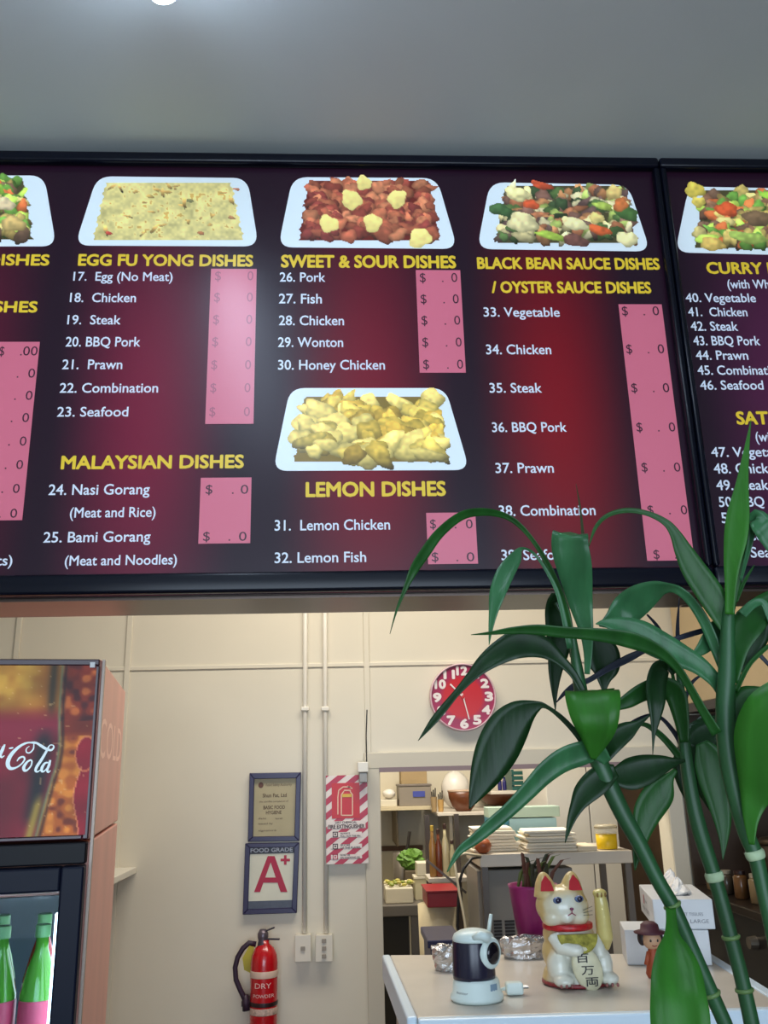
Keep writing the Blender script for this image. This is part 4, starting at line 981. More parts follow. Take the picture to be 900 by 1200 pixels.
# ------------------------------------------------------------------ cooking side at the right
def range_side():
    xh_ = P(793, 800, WY).x; zhood = P(800, 827, WY).z
    t = thing('exhaust_hood', 'beige exhaust hood hanging from the ceiling at the right, above the dark stove', 'hood', (xh_+.3, 2.9, zhood))
    m_h = mat('hood_beige', (182,160,122), .4, var=.05, scale=3)
    obj('canopy', MB().box(xh_, XR-.002, 1.98, WY-.02, zhood, CEIL-.002), m_h, t, bevel=.003)
    obj('lip', MB().box(xh_-.006, XR-.002, 1.97, WY-.02, zhood-.035, zhood-.0005), mat('hood_dark_edge', (44,34,32), .4), t, bevel=.002)
    for i in range(5):
        y = 2.05+i*.3; obj('filter', MB().box(xh_+.06, xh_+.5, y, y+.26, zhood-.045, zhood-.0355), mat('filter_steel', (90,80,70), .4, metal=.7), t, bevel=.004)
    x0 = xh_-.08; zt = 1.30; yc0, yc1 = 2.42, WY-.03
    t = thing('wok_stove', 'black commercial stove under the beige hood at the right', 'stove', (x0+.35, 3.0, 0))
    m_s = mat('stove_black', (18,16,16), .35)
    obj('body', MB().box(x0, x0+.75, yc0, yc1, .05, zt-.03), m_s, t, bevel=.004)
    obj('cooktop', MB().box(x0-.015, x0+.76, yc0-.015, yc1, zt-.0295, zt), mat('cooktop_steel', (54,44,36), .35, metal=.6, var=.3, scale=15), t, bevel=.004)
    obj('splashback', MB().box(x0+.74, x0+.765, yc0, yc1, zt+.0005, zt+.45), mat('splash_dark', (66,52,42), .45, metal=.4, var=.2, scale=6), t)
    obj('rear_splashback', MB().box(dr+tw+.003, XR-.003, WY-.03, WY-.019, .9, zhood-.04), mat('splash_dark', ()), t)
    for i in range(3):
        y = yc0+.2+i*.36
        obj('burner', MB().lathe([(.13,zt+.0005),(.135,zt+.02),(.10,zt+.03),(.06,zt+.015)], (x0+.3,y,0), 24), mat('burner_iron', (28,24,22), .5, metal=.6), t, smooth=True)
        k = obj('knob', MB().lathe([(.02,0),(.018,.025)], n=14).xf(Matrix.Translation((x0-.0005, y, zt-.1)) @ Matrix.Rotation(R(-90), 4, 'Y')), mat('knob_steel', (120,112,100), .35, metal=.7), t)
    labs = ['dark steel pot on the stove, nearest the counter', 'dark steel pot on the middle of the stove', 'dark steel pot on the stove, nearest the cream door jamb']
    for i, (y, r_, h) in enumerate([(yc0+.2,.10,.08), (yc0+.56,.12,.07), (yc0+.92,.09,.13)]):
        p = thing('cooking_pot', labs[i], 'pot', (x0+.3, y, zt+.0305), 0, 'pots on the stove')
        obj('pot_body', MB().lathe([(r_*.9,0),(r_,.01),(r_,h),(r_*.96,h),(r_*.95,.012)], n=24), mat('pot_dark', (70,58,48), .35, metal=.8), p, local=True, smooth=True)
        obj('lid', MB().lathe([(r_*1.03,h+.0005),(r_*.8,h+.02),(.012,h+.03),(.014,h+.05)], n=24), mat('lid_steel', (92,78,64), .3, metal=.8), p, local=True, smooth=True)
        obj('handle', MB().tube([(-r_,-.03,h*.7), (-r_-.04,-.03,h*.75), (-r_-.04,.03,h*.75), (-r_,.03,h*.7)], .005, 8), mat('lid_steel', ()), p, local=True, smooth=True)
    # small jars along the near edge of the stove
    rr = random.Random(2)
    for i in range(9):
        y = yc0+.04+i*.12; p = thing('spice_jar', 'small spice jar on the dark stove ledge, %s' % ['nearest the counter','second from the counter','third from the counter','fourth from the counter','fifth from the counter','sixth from the counter','seventh from the counter','eighth from the counter','farthest from the counter'][i], 'jar', (x0+.06, y, zt+.0005), 0, 'spice jars on the stove ledge')
        h = .05+.03*rr.random()
        obj('jar_body', MB().lathe([(.02,0),(.024,.004),(.024,h),(.017,h+.008)], n=16), mat('jar_brown%d' % (i % 3), [(96,66,38),(70,62,52),(120,100,70)][i % 3], .2), p, local=True, smooth=True)
        obj('lid', MB().lathe([(.019,h+.0085),(.019,h+.02)], n=16), mat('jar_lid%d' % (i % 2), [(40,20,18),(150,140,120)][i % 2], .35), p, local=True)
    # grey bench joining the counter on its right
    a = PZ(868, 1119, 1.28); t = thing('steel_bench', 'low grey steel bench to the right of the serving counter', 'bench', (1.3, 2.05, 0))
    bx0 = kr.x+.10
    obj('bench_top', MB().box(1.02, 1.9, 1.78, 2.28, 1.22, 1.25), mat('bench_steel', (150,142,130), .35, metal=.3), t, bevel=.003)
    for x in (1.05, 1.87):
        for y in (1.82, 2.25): obj('leg', MB().tube([(x,y,0),(x,y,1.2195)], .018, 10), mat('bench_leg', (120,116,110), .35, metal=.6), t, smooth=True)
range_side()

# ------------------------------------------------------------------ kitchen seen through the opening
def kitchen():
    st = mat('kitchen_steel', (206,197,184), .35, metal=.1, var=.05, scale=8); dk = mat('kitchen_dark', (38,32,30), .5)
    def rect(x0, x1, y0, y1, Y): a, c = P(x0, y1, Y), P(x1, y0, Y); return a.x, c.x, a.z, c.z
    # tall white cupboard
    Y = 4.75; x0, x1, _, zt = rect(653, 717, 893, 1100, Y)
    t = thing('tall_cupboard', 'tall white two-door cupboard standing in the kitchen behind the opening', 'cupboard', ((x0+x1)/2, Y+.3, 0))
    wm = mat('cupboard_white', (214,210,202), .35); zt = 2.1
    xs = P(691, 950, Y).x
    obj('body', MB().box(x0, x1, Y+.022, Y+.6, .03, zt), wm, t, bevel=.003)
    obj('door', MB().box(x0, xs-.003, Y, Y+.0215, .05, zt), wm, t, bevel=.002); obj('door', MB().box(xs+.003, x1, Y, Y+.0215, .05, zt), wm, t, bevel=.002)
    obj('foot', MB().box(x0+.02, x1-.02, Y+.05, Y+.55, 0, .0295), dk, t)
    # dark partition to the right of it
    x2 = P(722, 950, 5.0).x; struct('wall_partition', MB().box(x2, XR-.002, 5.0, 5.1, 0, CEIL-.002), mat('partition_brown', (112,92,76), .6, var=.2, scale=3))
    # gantry: stainless bench with overshelf
    Y0, Y1 = 3.86, 4.28; xa, xb = P(562, 1000, Y0).x, P(741, 1000, Y0).x; zs = P(650, 999, Y0).z
    t = thing('steel_overshelf_bench', 'stainless steel kitchen bench with a raised shelf full of paper and boxes', 'bench', ((xa+xb)/2, 4.0, 0))
    obj('raised_shelf', MB().box(xa, xb, Y0, Y1, zs-.05, zs), st, t, bevel=.003)
    obj('bench_top', MB().box(xa-.05, xb+.02, Y0-.05, Y1+.2, .88, .92), st, t, bevel=.003)
    for x in (xa+.02, xb-.02):
        for y in (Y0+.02, Y1-.02): obj('leg', MB().box(x-.013, x+.013, y-.013, y+.013, 0, zs-.0505), mat('post_grey', (100,94,90), .4, metal=.5), t)
    # appliance below
    a0, a1, b0, b1 = rect(565, 604, 1020, 1112, Y0+.02)
    t = thing('microwave_oven', 'grey oven-like appliance with dark vents under the raised shelf', 'appliance', ((a0+a1)/2, Y0+.2, .9205))
    obj('casing', MB().box(a0, a1+.25, Y0+.06, Y0+.4, .9205, b1), mat('appliance_grey', (136,132,126), .45), t, bevel=.004)
    for k in range(2):
        u0, u1, v0, v1 = rect([580,593][k], [588,603][k], 1077, 1101, Y0+.05)
        mb = MB()
        for j in range(6): mb.box(u0, u1, Y0+.056, Y0+.0595, v0+(v1-v0)*j/6, v0+(v1-v0)*(j+.6)/6)
        obj('vent', mb, dk, t)
    # things on the raised shelf
    def on(name, label, cat, x0, x1, y0, y1, Y, dep, m, z=None, group=None, bevel=.003, lid=None):
        a, c, b_, d = rect(x0, x1, y0, y1, Y); z0 = z if z is not None else b_
        t = thing(name, label, cat, ((a+c)/2, Y+dep/2, z0), 0, group)
        obj('body', MB().box(a, c, Y, Y+dep, z0, d), m, t, bevel=bevel)
        if lid: obj('lid', MB().box(a-.004, c+.004, Y-.004, Y+dep+.004, d+.0005, d+.012), lid, t, bevel=.002)
        return t, (a, c, z0, d)
    ZS = zs+.0005
    pw = mat('paper_white', (240,232,214), .7); bl = mat('pale_blue_box', (150,186,196), .5); tb = mat('teal_blue_box', (52,126,150), .5)
    def sheets(x0, x1, ytop, Y, dep, label, seed):
        a, c, b_, d = rect(x0, x1, ytop, 999, Y); rr = random.Random(seed); n = max(3, int((d-ZS)/.012)); hh = (d-ZS)/n
        t = thing('paper_stack', label, 'paper', ((a+c)/2, Y+dep/2, ZS), 0, 'paper stacks on the raised shelf')
        for k in range(n):
            o1, o2 = (rr.random()-.5)*.02, (rr.random()-.5)*.02; w = (c-a)/2*(1-.1*k/n); cx = (a+c)/2+o1
            obj('sheet_bundle', MB().obox((cx, Y+dep/2+o2, ZS+hh*(k+.5)), Vector((w,(rr.random()-.5)*.03,0)), Vector(((rr.random()-.5)*.02,dep/2,0)), Vector(((rr.random()-.5)*.01,0,hh*.46))), pw, t, bevel=.004)
    sheets(556, 606, 969, 3.95, .15, 'tall stack of white paper at the left of the raised shelf', 1)
    sheets(616, 674, 972, 3.88, .20, 'wide low stack of white paper in the middle of the raised shelf', 2)
    on('flat_box', 'teal blue flat box behind the white paper', 'box', 574, 596, 957, 985, 4.13, .13, tb, ZS)
    on('flat_box', 'pale blue flat box behind the white paper stacks', 'box', 598, 652, 958, 985, 4.13, .13, bl, ZS)
    a, c, b_, d = rect(590, 655, 945, 955, 4.14); z1 = P(620, 958, 4.13).z+.001
    t = thing('flat_box', 'long pale green flat box on top of the blue boxes', 'box', ((a+c)/2, 4.18, z1)); obj('body', MB().box(P(572,950,4.13).x, c, 4.13, 4.26, z1, z1+.045), mat('pale_green_box', (168,190,176), .5), t, bevel=.003)
    a, c, b_, d = rect(642, 700, 990, 997, 3.88); 
    t = thing('paper_tray', 'flat cream tray at the right of the raised shelf', 'tray', ((a+c)/2, 3.95, ZS)); obj('tray_body', MB().box(P(676,990,3.88).x, P(699,990,3.88).x, 3.87, 4.05, ZS, ZS+.02), mat('cream_card', (222,210,186), .6), t, bevel=.003)
    # yellow tub
    a, c, b_, d = rect(703, 726, 974, 999, 3.9); h = P(714, 967, 3.9).z-ZS; r_ = (c-a)/2
    t = thing('yellow_tub', 'small clear tub of yellow sauce at the right end of the raised shelf', 'tub', ((a+c)/2, 3.9+r_, ZS))
    obj('sauce', MB().lathe([(r_*.9,.001),(r_*.94,.004),(r_*.95,h*.62)], n=24), mat('yellow_sauce', (228,190,20), .4), t, local=True, smooth=True)
    obj('tub', MB().lathe([(r_*.96,h*.63),(r_,h*.64),(r_,h*.85),(r_*.975,h*.85)], n=24), mat('clear_plastic', (240,235,215), .1, alpha=.3), t, local=True, smooth=True)
    obj('lid', MB().lathe([(r_*1.04,h*.86),(r_*1.04,h*.95),(r_*.9,h)], n=24), mat('lid_clear', (225,215,190), .25, trans=.5), t, local=True, smooth=True)
    # far wall shelf with bowls
    Yw = 5.35; zsh = P(600, 950, Yw).z; xa2, xb2 = P(512, 940, Yw).x, P(652, 940, Yw).x
    t = thing('long_wall_shelf', 'long dark wall shelf carrying brown bowls and a green crate', 'shelf', ((xa2+xb2)/2, YF, zsh-.02))
    obj('board', MB().box(xa2, xb2, Yw, YF-.0005, zsh-.02, zsh), st, t, bevel=.003)
    for x in (xa2+.1, xb2-.1): obj('bracket', MB().box(x-.01, x+.01, Yw+.2, YF-.0005, zsh-.2, zsh-.0205), st, t)
    def bowl(px, w, ytop, Y, label):
        r_ = (P(px+w/2, 940, Y).x-P(px-w/2, 940, Y).x)/2; h = P(px, ytop, Y).z-zsh; h = max(.05, h)
        t = thing('wooden_bowl', label, 'bowl', (P(px, 940, Y).x, Y+r_*.9, zsh+.0005), 0, 'brown bowls on the long wall shelf')
        obj('bowl_body', MB().lathe([(r_*.45,0),(r_*.75,h*.25),(r_*.94,h*.65),(r_,h),(r_*.96,h),(r_*.7,h*.35),(r_*.4,h*.12)], n=32, sy=.8), mat('brown_lacquer', (104,58,34), .3, var=.2, scale=8), t, local=True, smooth=True)
        obj('rim', MB().lathe([(r_*1.0,h-.006),(r_*1.015,h-.003),(r_*1.015,h+.004),(r_*.97,h+.006)], n=32, sy=.8), mat('rim_pale', (176,150,130), .3), t, local=True, smooth=True)
    bowl(545, 36, 927, 5.36, 'smaller deep brown bowl at the left of the long wall shelf')
    bowl(608, 86, 927, 5.62, 'large wide brown bowl on the long wall shelf')
    # green crate above, on a higher shelf
    zh = P(615, 926, 5.5).z; t = thing('upper_wall_shelf', 'short upper wall shelf carrying the green crate', 'shelf', (P(620,926,5.5).x, YF, zh-.02))
    obj('board', MB().box(P(575,926,5.5).x, P(650,926,5.5).x, 5.5, YF-.0005, zh-.02, zh), st, t, bevel=.003)
    x0_, x1_, z0_, z1_ = rect(601, 634, 903, 926, 5.52); t = thing('green_crate', 'dark green slatted plastic crate on the upper wall shelf', 'crate', ((x0_+x1_)/2, 5.65, zh+.0005)); gm = mat('crate_green', (30,84,78), .4)
    for k in range(4): zz = zh+.0005+k*.03; [obj('slat', MB().box(x0_, x1_, ys_, ys_+.015, zz, zz+.02), gm, t) for ys_ in (5.52, 5.75)]
    for x in (x0_, x1_-.015): obj('side', MB().box(x, x+.015, 5.5355, 5.7495, zh+.0005, z1_+.01), gm, t)
    for k, px in enumerate((588, 593.5)):
        p = P(px, 920, 5.53); t = thing('blue_bottle', ['small blue bottle, left of the pair beside the green crate', 'small blue bottle, right of the pair beside the green crate'][k], 'bottle', (p.x, 5.6, zh+.0005), 0, 'blue bottles by the crate')
        obj('bottle_body', MB().lathe([(.012,0),(.013,.004),(.013,.05),(.006,.065)], n=14), mat('indigo_plastic', (36,34,96), .3), t, local=True, smooth=True); obj('cap', MB().lathe([(.007,.0655),(.007,.08)], n=12), mat('indigo_plastic', ()), t, local=True)
    # left shelf
    zl = P(478, 945, 5.5).z; xl0, xl1 = P(440, 945, 5.5).x, P(505, 945, 5.5).x
    t = thing('left_wall_shelf', 'pale wall shelf at the left of the kitchen holding the grey storage box', 'shelf', ((xl0+xl1)/2, YF, zl-.02))
    obj('board', MB().box(xl0-.25, xl1, 5.5, YF-.0005, zl-.022, zl), mat('shelf_cream', (196,182,150), .5), t, bevel=.002)
    obj('bracket', MB().box(P(464,950,5.7).x, P(466,950,5.7).x, 5.7, YF-.0005, P(465,992,5.7).z, zl-.0225), mat('bracket_brown', (120,104,80), .5), t)
    t, (a, c, b_, d) = on('storage_box', 'grey lidded storage box with a blue label on the left shelf', 'box', 468, 505, 921, 944, 5.52, .25, mat('box_grey', (132,122,110), .5), zl+.0005, lid=mat('box_grey_lid', (110,100,92), .5))
    u = rect(484, 498, 927, 934, 5.51); obj('label_sticker', MB().box(u[0], u[1], 5.515, 5.5195, u[2], u[3]), mat('blue_sticker', (60,70,150), .5), t)
    z9 = P(485, 918, 5.6).z
    on('cardboard_box', 'tan cardboard box behind and above the grey storage box', 'box', 471, 500, 901, 944, 5.9, .2, mat('cardboard', (170,146,108), .7, var=.06, scale=9), zl+.0005)
    on('food_container', 'low white plastic container at the left end of the shelf', 'container', 446, 465, 937, 945, 5.52, .22, mat('tub_white', (206,198,178), .5), zl+.0005)
    a, c, b_, d = rect(449, 464, 924, 936, 5.55); z8 = P(458, 937, 5.52).z+.001
    o = obj('plastic_bag', MB().ell((0,0,(d-b_)*.5), ((c-a)/2, .06, (d-b_)*.5), 18, 12, lump=.12, seed=3), mat('bag_white', (226,220,212), .35), local=True, smooth=True); o.location = ((a+c)/2, 5.62, z8); tag(o, 'small white plastic bag on the low white container', 'bag')
    # large white bag on the long shelf
    a, c, b_, d = rect(520, 552, 903, 948, 5.75)
    o = obj('plastic_bag', MB().ell((0,0,(d-zsh)*.5), ((c-a)/2, .09, (d-zsh)*.5), 24, 16, lump=.08, seed=5), mat('bag_white', ()), local=True, smooth=True); o.location = ((a+c)/2, 5.85, zsh+.0005); tag(o, 'large swollen white plastic bag behind the brown bowls', 'bag')
    # cutlery tubs
    for k, (x0, x1, y0, m, lab) in enumerate([(506,513,934,(150,126,90),'narrow tan tub of utensils at the left end of the long shelf'), (514,521,937,(176,140,84),'wider tan tub of utensils beside the narrow one')]):
        a, c, b_, d = rect(x0, x1, y0, 950, 5.4); t = thing('utensil_tub', lab, 'tub', ((a+c)/2, 5.45, zsh+.0005), 0, 'tan tubs on the long shelf')
        r_ = (c-a)/2; obj('tub_body', MB().lathe([(r_*.8,0),(r_,d-zsh),(r_*.9,d-zsh),(r_*.75,.01)], n=16), mat('tan_tub%d' % k, m, .5), t, local=True)
        for j in range(3): obj('utensil', MB().tube([((j-1)*r_*.3,0,.012), ((j-1)*r_*.6,0,d-zsh+.03+.01*j)], .004, 6), dk, t, local=True)
    # work bench at the left with tub of greens
    Yb = 4.6; zb = P(470, 1061, Yb).z; xb0, xb1 = P(440, 1065, Yb).x, P(496, 1065, Yb).x
    t = thing('prep_bench', 'grey prep bench at the left of the kitchen, dark underneath', 'bench', ((xb0+xb1)/2, 4.9, 0))
    obj('bench_top', MB().box(xb0-.3, xb1, Yb, 5.4, zb-.05, zb), mat('bench_grey', (104,98,92), .45, metal=.3), t, bevel=.004)
    for x in (xb0-.25, xb1-.04):
        for y in (Yb+.03, 5.35): obj('leg', MB().box(x-.02, x+.02, y-.02, y+.02, 0, zb-.0505), mat('post_grey', ()), t)
    obj('under_block', MB().box(xb0-.22, xb1-.07, Yb+.08, 5.3, .1, zb-.06), mat('under_dark', (36,34,32), .6), t)  # plain dark block filling the space between the bench legs
    a, c, b_, d = rect(452, 484, 1040, 1061, Yb+.05)
    t = thing('vegetable_tub', 'white tub of chopped greens on the prep bench', 'tub', ((a+c)/2, Yb+.15, zb+.0005))
    obj('tub_body', MB().box(a, c, Yb+.05, Yb+.25, zb+.0005, d), mat('tub_white', ()), t, bevel=.006)
    rr = random.Random(8)
    for k in range(26): obj('chopped_greens', MB().ell((a+(c-a)*rr.random(), Yb+.07+.16*rr.random(), d+.006+.018*rr.random()), (.014,.012,.008), 7, 5), mat('greens%d' % (k % 3), [(120,130,40),(170,160,70),(206,196,150)][k % 3], .5), t)
    for x0, x1, y0, y1, lab in [(489,506,1011,1030,'upper white tub of the stacked pair on the bench end'), (487,507,1030,1061,'lower white tub of the stacked pair on the bench end')]: pass
    # a narrow trolley with stacked tubs and the red tray
    Yt = 3.98
    x0_, x1_, z0_, z1_ = rect(494, 537, 1063, 1120, Yt); t = thing('wrapped_bucket', 'cream bucket wrapped in plastic under the red tray', 'bucket', ((x0_+x1_)/2, Yt+.12, .6))
    r_ = (x1_-x0_)/2; obj('bucket_body', MB().lathe([(r_*.85,.6),(r_*.95,.9),(r_,z1_)], ((x0_+x1_)/2, Yt+.12, 0), 24), mat('cream_plastic', (206,192,160), .4, var=.08, scale=14, bump=.6), t, smooth=True)
    st2 = thing('low_stand', 'low dark stand under the cream bucket', 'stand', ((x0_+x1_)/2, Yt+.12, 0)); obj('stand_top', MB().box(x0_-.05, x1_+.02, Yt-.05, Yt+.3, .56, .5995), dk, st2)
    for x in (x0_-.03, x1_): 
        for y in (Yt-.03, Yt+.27): obj('leg', MB().box(x-.012, x+.012, y-.012, y+.012, 0, .5595), dk, st2)
    a, c, b_, d = rect(501, 537, 1045, 1062, Yt); zt_ = z1_+.0005
    t = thing('red_tray', 'dark red tray lying on the cream wrapped bucket', 'tray', ((a+c)/2, Yt+.12, zt_)); obj('tray_body', MB().box(a, c, Yt, Yt+.24, zt_, d), mat('tray_red', (140,16,28), .4), t, bevel=.004); obj('rim', MB().box(a-.004, c+.004, Yt-.004, Yt+.244, d+.0005, d+.006), mat('tray_red', ()), t)
    for (x0, x1, y0, y1, lab) in [(487,506,1030,1061,'taller cream tub at the end of the prep bench, under a white one'), (489,506,1011,1029,'small white tub standing on the taller cream tub')]:
        a, c, b_, d = rect(x0, x1, y0, y1, 4.75)
        zz = zb+.0005 if y1 > 1040 else P(497, 1030, 4.75).z+.0135
        on('food_tub', lab, 'tub', x0, x1, y0, y1, 4.75, .12, mat('tub_cream' if y1 > 1040 else 'tub_white', (204,194,160), .5), zz, 'stacked tubs', lid=mat('tub_white', ()) if y1 > 1040 else None)
    # navy crate on the low side of the counter gap
    a, c, b_, d = rect(506, 538, 1101, 1150, 2.45); t = thing('navy_crate', 'navy blue crate just behind the counter, left of the camera', 'crate', ((a+c)/2, 2.55, b_))
    obj('crate_body', MB().box(a, c, 2.45, 2.65, b_, d).box(a-.008, c+.008, 2.442, 2.658, d-.018, d+.001), mat('navy_plastic', (26,28,70), .4), t, bevel=.003)
    bst = thing('crate_shelf', 'narrow steel shelf behind the counter under the navy crate', 'shelf', ((a+c)/2, 2.55, 0)); obj('shelf_board', MB().box(a-.01, c+.2, 2.40, 2.7, b_-.025, b_-.0005), st, bst)
    for x in (a+.01, c+.18): obj('leg', MB().box(x-.012, x+.012, 2.6, 2.624, 0, b_-.0255), dk, bst)
    # sauce bottles and post at the middle left
    zq = P(512, 1030, 4.3).z; 
    bt = [(507, 968, (150,110,60), 'amber sauce bottle at the left of the bottle rack'), (514, 972, (110,50,28), 'dark brown sauce bottle in the middle of the bottle rack'), (522, 966, (196,186,150), 'pale bottle in the rack beside the dark brown one'), (530, 985, (180,172,140), 'shorter pale bottle at the right of the bottle rack')]
    xr0, xr1 = P(503, 1030, 4.3).x, P(540, 1030, 4.3).x
    t = thing('bottle_rack', 'small dark steel rack holding the sauce bottles', 'rack', ((xr0+xr1)/2, 4.35, 0))
    obj('rack_shelf', MB().box(xr0, xr1+.04, 4.33, 4.52, zq-.02, zq), st, t, bevel=.002)
    for x in (P(508,1030,4.3).x, xr1+.02): obj('post', MB().box(x-.012, x+.012, 4.521, 4.541, 0, P(508,955,4.5).z), mat('post_dark', (70,60,56), .5), t)
    obj('brace', MB().bar(P(500,1008,4.315), P(546,1046,4.315), .022, .01), mat('post_grey', ()), t)
    for px, yt, col, lab in bt:
        h = P(px, yt, 4.38).z-zq; p = thing('sauce_bottle', lab, 'bottle', (P(px,1000,4.38).x, 4.38, zq+.0005), 0, 'sauce bottles on the rack'); r_ = .0165
        obj('bottle_body', MB().lathe([(r_*.9,0),(r_,.006),(r_,h*.62),(r_*.45,h*.78),(r_*.42,h*.9)], n=16), mat('sauce_%d' % px, col, .2), p, local=True, smooth=True)
        obj('cap', MB().lathe([(r_*.5,h*.905),(r_*.5,h),(r_*.4,h*1.01)], n=12), mat('cap_%d' % px, (60,30,24) if px != 507 else (190,160,60), .4), p, local=True)
    # pot with utensil on prep bench behind
    a, c, b_, d = rect(462, 480, 990, 1061, 5.2)
    t = thing('steel_pot', 'tall grey steel pot with a dark ladle handle on the prep bench', 'pot', ((a+c)/2, 5.2, zb+.0005)); r_ = (c-a)/2
    obj('pot_body', MB().lathe([(r_*.9,0),(r_,.01),(r_,d-zb-.04),(r_*.93,d-zb-.04),(r_*.9,.02)], n=20), mat('pot_grey', (120,112,102), .4, metal=.5), t, local=True, smooth=True)
    obj('ladle', MB().tube([(0,0,.03), (.05,0,d-zb+.07)], .009, 8), dk, t, local=True)
    o = obj('leafy_greens', MB().ell((0,0,.05), (.07,.05,.05), 20, 12, lump=.5, seed=2), mat('leaf_bunch', (90,130,46), .6), local=True); o.location = (P(482,1012,5.05).x, 5.05, P(482,1019,5.05).z); tag(o, 'bunch of leafy greens in front of the cream wall on the prep bench', 'vegetable')
    zz = o.location.z; a2 = P(474,1019,5.05).x; c2_ = P(491,1019,5.05).x
    t = thing('greens_carton', 'brown carton under the bunch of leafy greens', 'carton', ((a2+c2_)/2, 5.05, zb+.0005)); obj('carton_body', MB().box(a2, c2_, 4.98, 5.14, zb+.0005, zz-.0005), mat('carton_brown', (96,84,66), .7), t, bevel=.002)
    # dark work surface line on the far wall
    z7 = P(480, 995, 5.9).z; struct('trim_9', MB().box(XL+.01, P(500,995,5.9).x, YF-.03, YF-.0005, z7-.03, z7), mat('dado_brown', (96,70,54), .6))
    # cords
    def cord(name, pts, Y, r_, m, lab):
        ps = [P(x, y, Y+dy) for x, y, dy in pts]; o = obj(name, MB().tube(ps, r_, 8), m, smooth=True); tag(o, lab, 'cord', 'cords hanging by the shelf post'); return o
    cord('hanging_cord', [(563,1004,.05),(553,1006,.02),(543,1018,0),(538,1035,0),(537,1060,0),(536,1085,0),(540,1100,.0),(542,1115,0)], 3.78, .006, mat('black_wire', ()), 'black cord hanging down beside the shelf post')
    cord('hanging_cord', [(563,1003,.06),(545,1000,.02),(532,1004,0),(535,1025,0),(538,1045,0),(543,1070,0),(547,1095,0),(549,1115,0)], 3.70, .005, mat('cream_wire', (222,210,180), .5), 'cream cord hanging down beside the black one')
    a, c, b_, d = rect(560, 576, 995, 1008, 3.84)
    o = obj('orange_bag', MB().ell((0,0,.03), (.035,.03,.03), 16, 10, lump=.2, seed=6), mat('orange_film', (170,92,56), .4), local=True, smooth=True); o.location = (P(566,990,3.9).x, 3.9, ZS-.0); tag(o, 'small orange bag at the left end of the raised shelf', 'bag')
kitchen()

# ------------------------------------------------------------------ lucky bamboo in the foreground
def leafmat(key, rgb, rough=.38, var=.22):
    m = mat(key, rgb, rough, var=var, scale=26, bump=.25, stretch=(3,1,.4), spec=.28); b = m.node_tree.nodes['Principled BSDF']
    nt = m.node_tree; tr = nt.nodes.new('ShaderNodeBsdfTranslucent'); mx = nt.nodes.new('ShaderNodeMixShader'); mx.inputs[0].default_value = .22
    src = b.inputs['Base Color'].links[0].from_socket; nt.links.new(src, tr.inputs['Color'])
    out = nt.nodes['Material Output']; nt.links.new(b.outputs[0], mx.inputs[1]); nt.links.new(tr.outputs[0], mx.inputs[2]); nt.links.new(mx.outputs[0], out.inputs[0]); return m
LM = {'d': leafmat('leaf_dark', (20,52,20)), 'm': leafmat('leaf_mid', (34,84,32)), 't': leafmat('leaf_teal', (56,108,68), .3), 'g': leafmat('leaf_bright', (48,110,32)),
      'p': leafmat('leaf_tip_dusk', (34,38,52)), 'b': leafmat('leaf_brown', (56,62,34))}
def catmull(pts, n):
    out = []
    for i in range(len(pts)-1):
        a, b_, c, d = (np.array(pts[j]) for j in (max(i-1,0), i, i+1, min(i+2,len(pts)-1)))
        for k in range(n):
            u = k/n; out.append(.5*((2*b_)+(c-a)*u+(2*a-5*b_+4*c-d)*u*u+(3*b_-a-3*c+d)*u**3))
    out.append(np.array(pts[-1], float)); return out
PY = .74
pot_c = P(858, 1420, PY)
plant = thing('lucky_bamboo', 'tall green lucky bamboo plant in the foreground at the right', 'plant', (pot_c.x+.02, PY, 1.17))
def stem(pts, Y, nodes, m='m'):
    ps = catmull([(x, y, w) for x, y, w in pts], 5)
    P3 = [P(p[0], p[1], Y) for p in ps]; rad = [max(.5, p[2])*local_px(Y, p[0], p[1])/2 for p in ps]
    # carry the stem down into the pot
    end = P3[-1]; low = Vector((pot_c.x+.02+(end.x-pot_c.x-.02)*.35, PY+(end.y-PY)*.4, 1.20)); P3 += [end.lerp(low, .5), low]; rad += [rad[-1]]*2
    o = obj('stem', MB().tube(P3, rad, 14), mat('bamboo_stem', (30,76,40), .45, var=.25, scale=40, stretch=(1,1,.3)), plant, smooth=True)
    for x, y, w, pale in nodes:
        c = P(x, y, Y); px = local_px(Y, x, y); j = min(range(len(ps)), key=lambda i: abs(ps[i][1]-y)); t_ = (P3[min(j+1,len(P3)-1)]-P3[max(j-1,0)]).normalized()
        c = P3[j] + t_*((c-P3[j]).dot(t_)); hgt = (5 if pale else 2.2)*px; r_ = w*px/2
        obj('node_ring', MB().tube([c-t_*hgt, c-t_*hgt*.6, c, c+t_*hgt*.6, c+t_*hgt], [r_*1.0, r_*1.12, r_*1.13, r_*1.08, r_*1.0], 14), mat('pale_sheath', (156,176,140), .6, var=.3, scale=60) if pale else mat('node_green', (90,120,66), .5), o, smooth=True)
    return o
s1 = stem([(670,735,6),(673,760,10),(679,800,15),(690,860,19),(705,900,21),(728,950,20),(750,990,18),(770,1030,17),(790,1065,17),(812,1115,17),(832,1160,17),(852,1205,17)], .75, [(786,1062,19,0),(834,1165,19,0)])
s2 = stem([(793,775,4),(797,800,8),(800,840,12),(804,890,15),(812,940,17),(822,980,18),(835,1020,17),(848,1065,17),(857,1100,17),(870,1150,17),(882,1205,18)], .80, [(838,1027,19,1),(857,1098,19,0),(874,1160,19,0)])
s3 = stem([(857,640,5),(856,680,11),(853,730,15),(852,780,19),(850,830,22),(853,880,23),(862,930,21),(874,975,19),(886,1005,18),(896,1050,17),(912,1120,18)], .70, [(889,1000,20,1)])
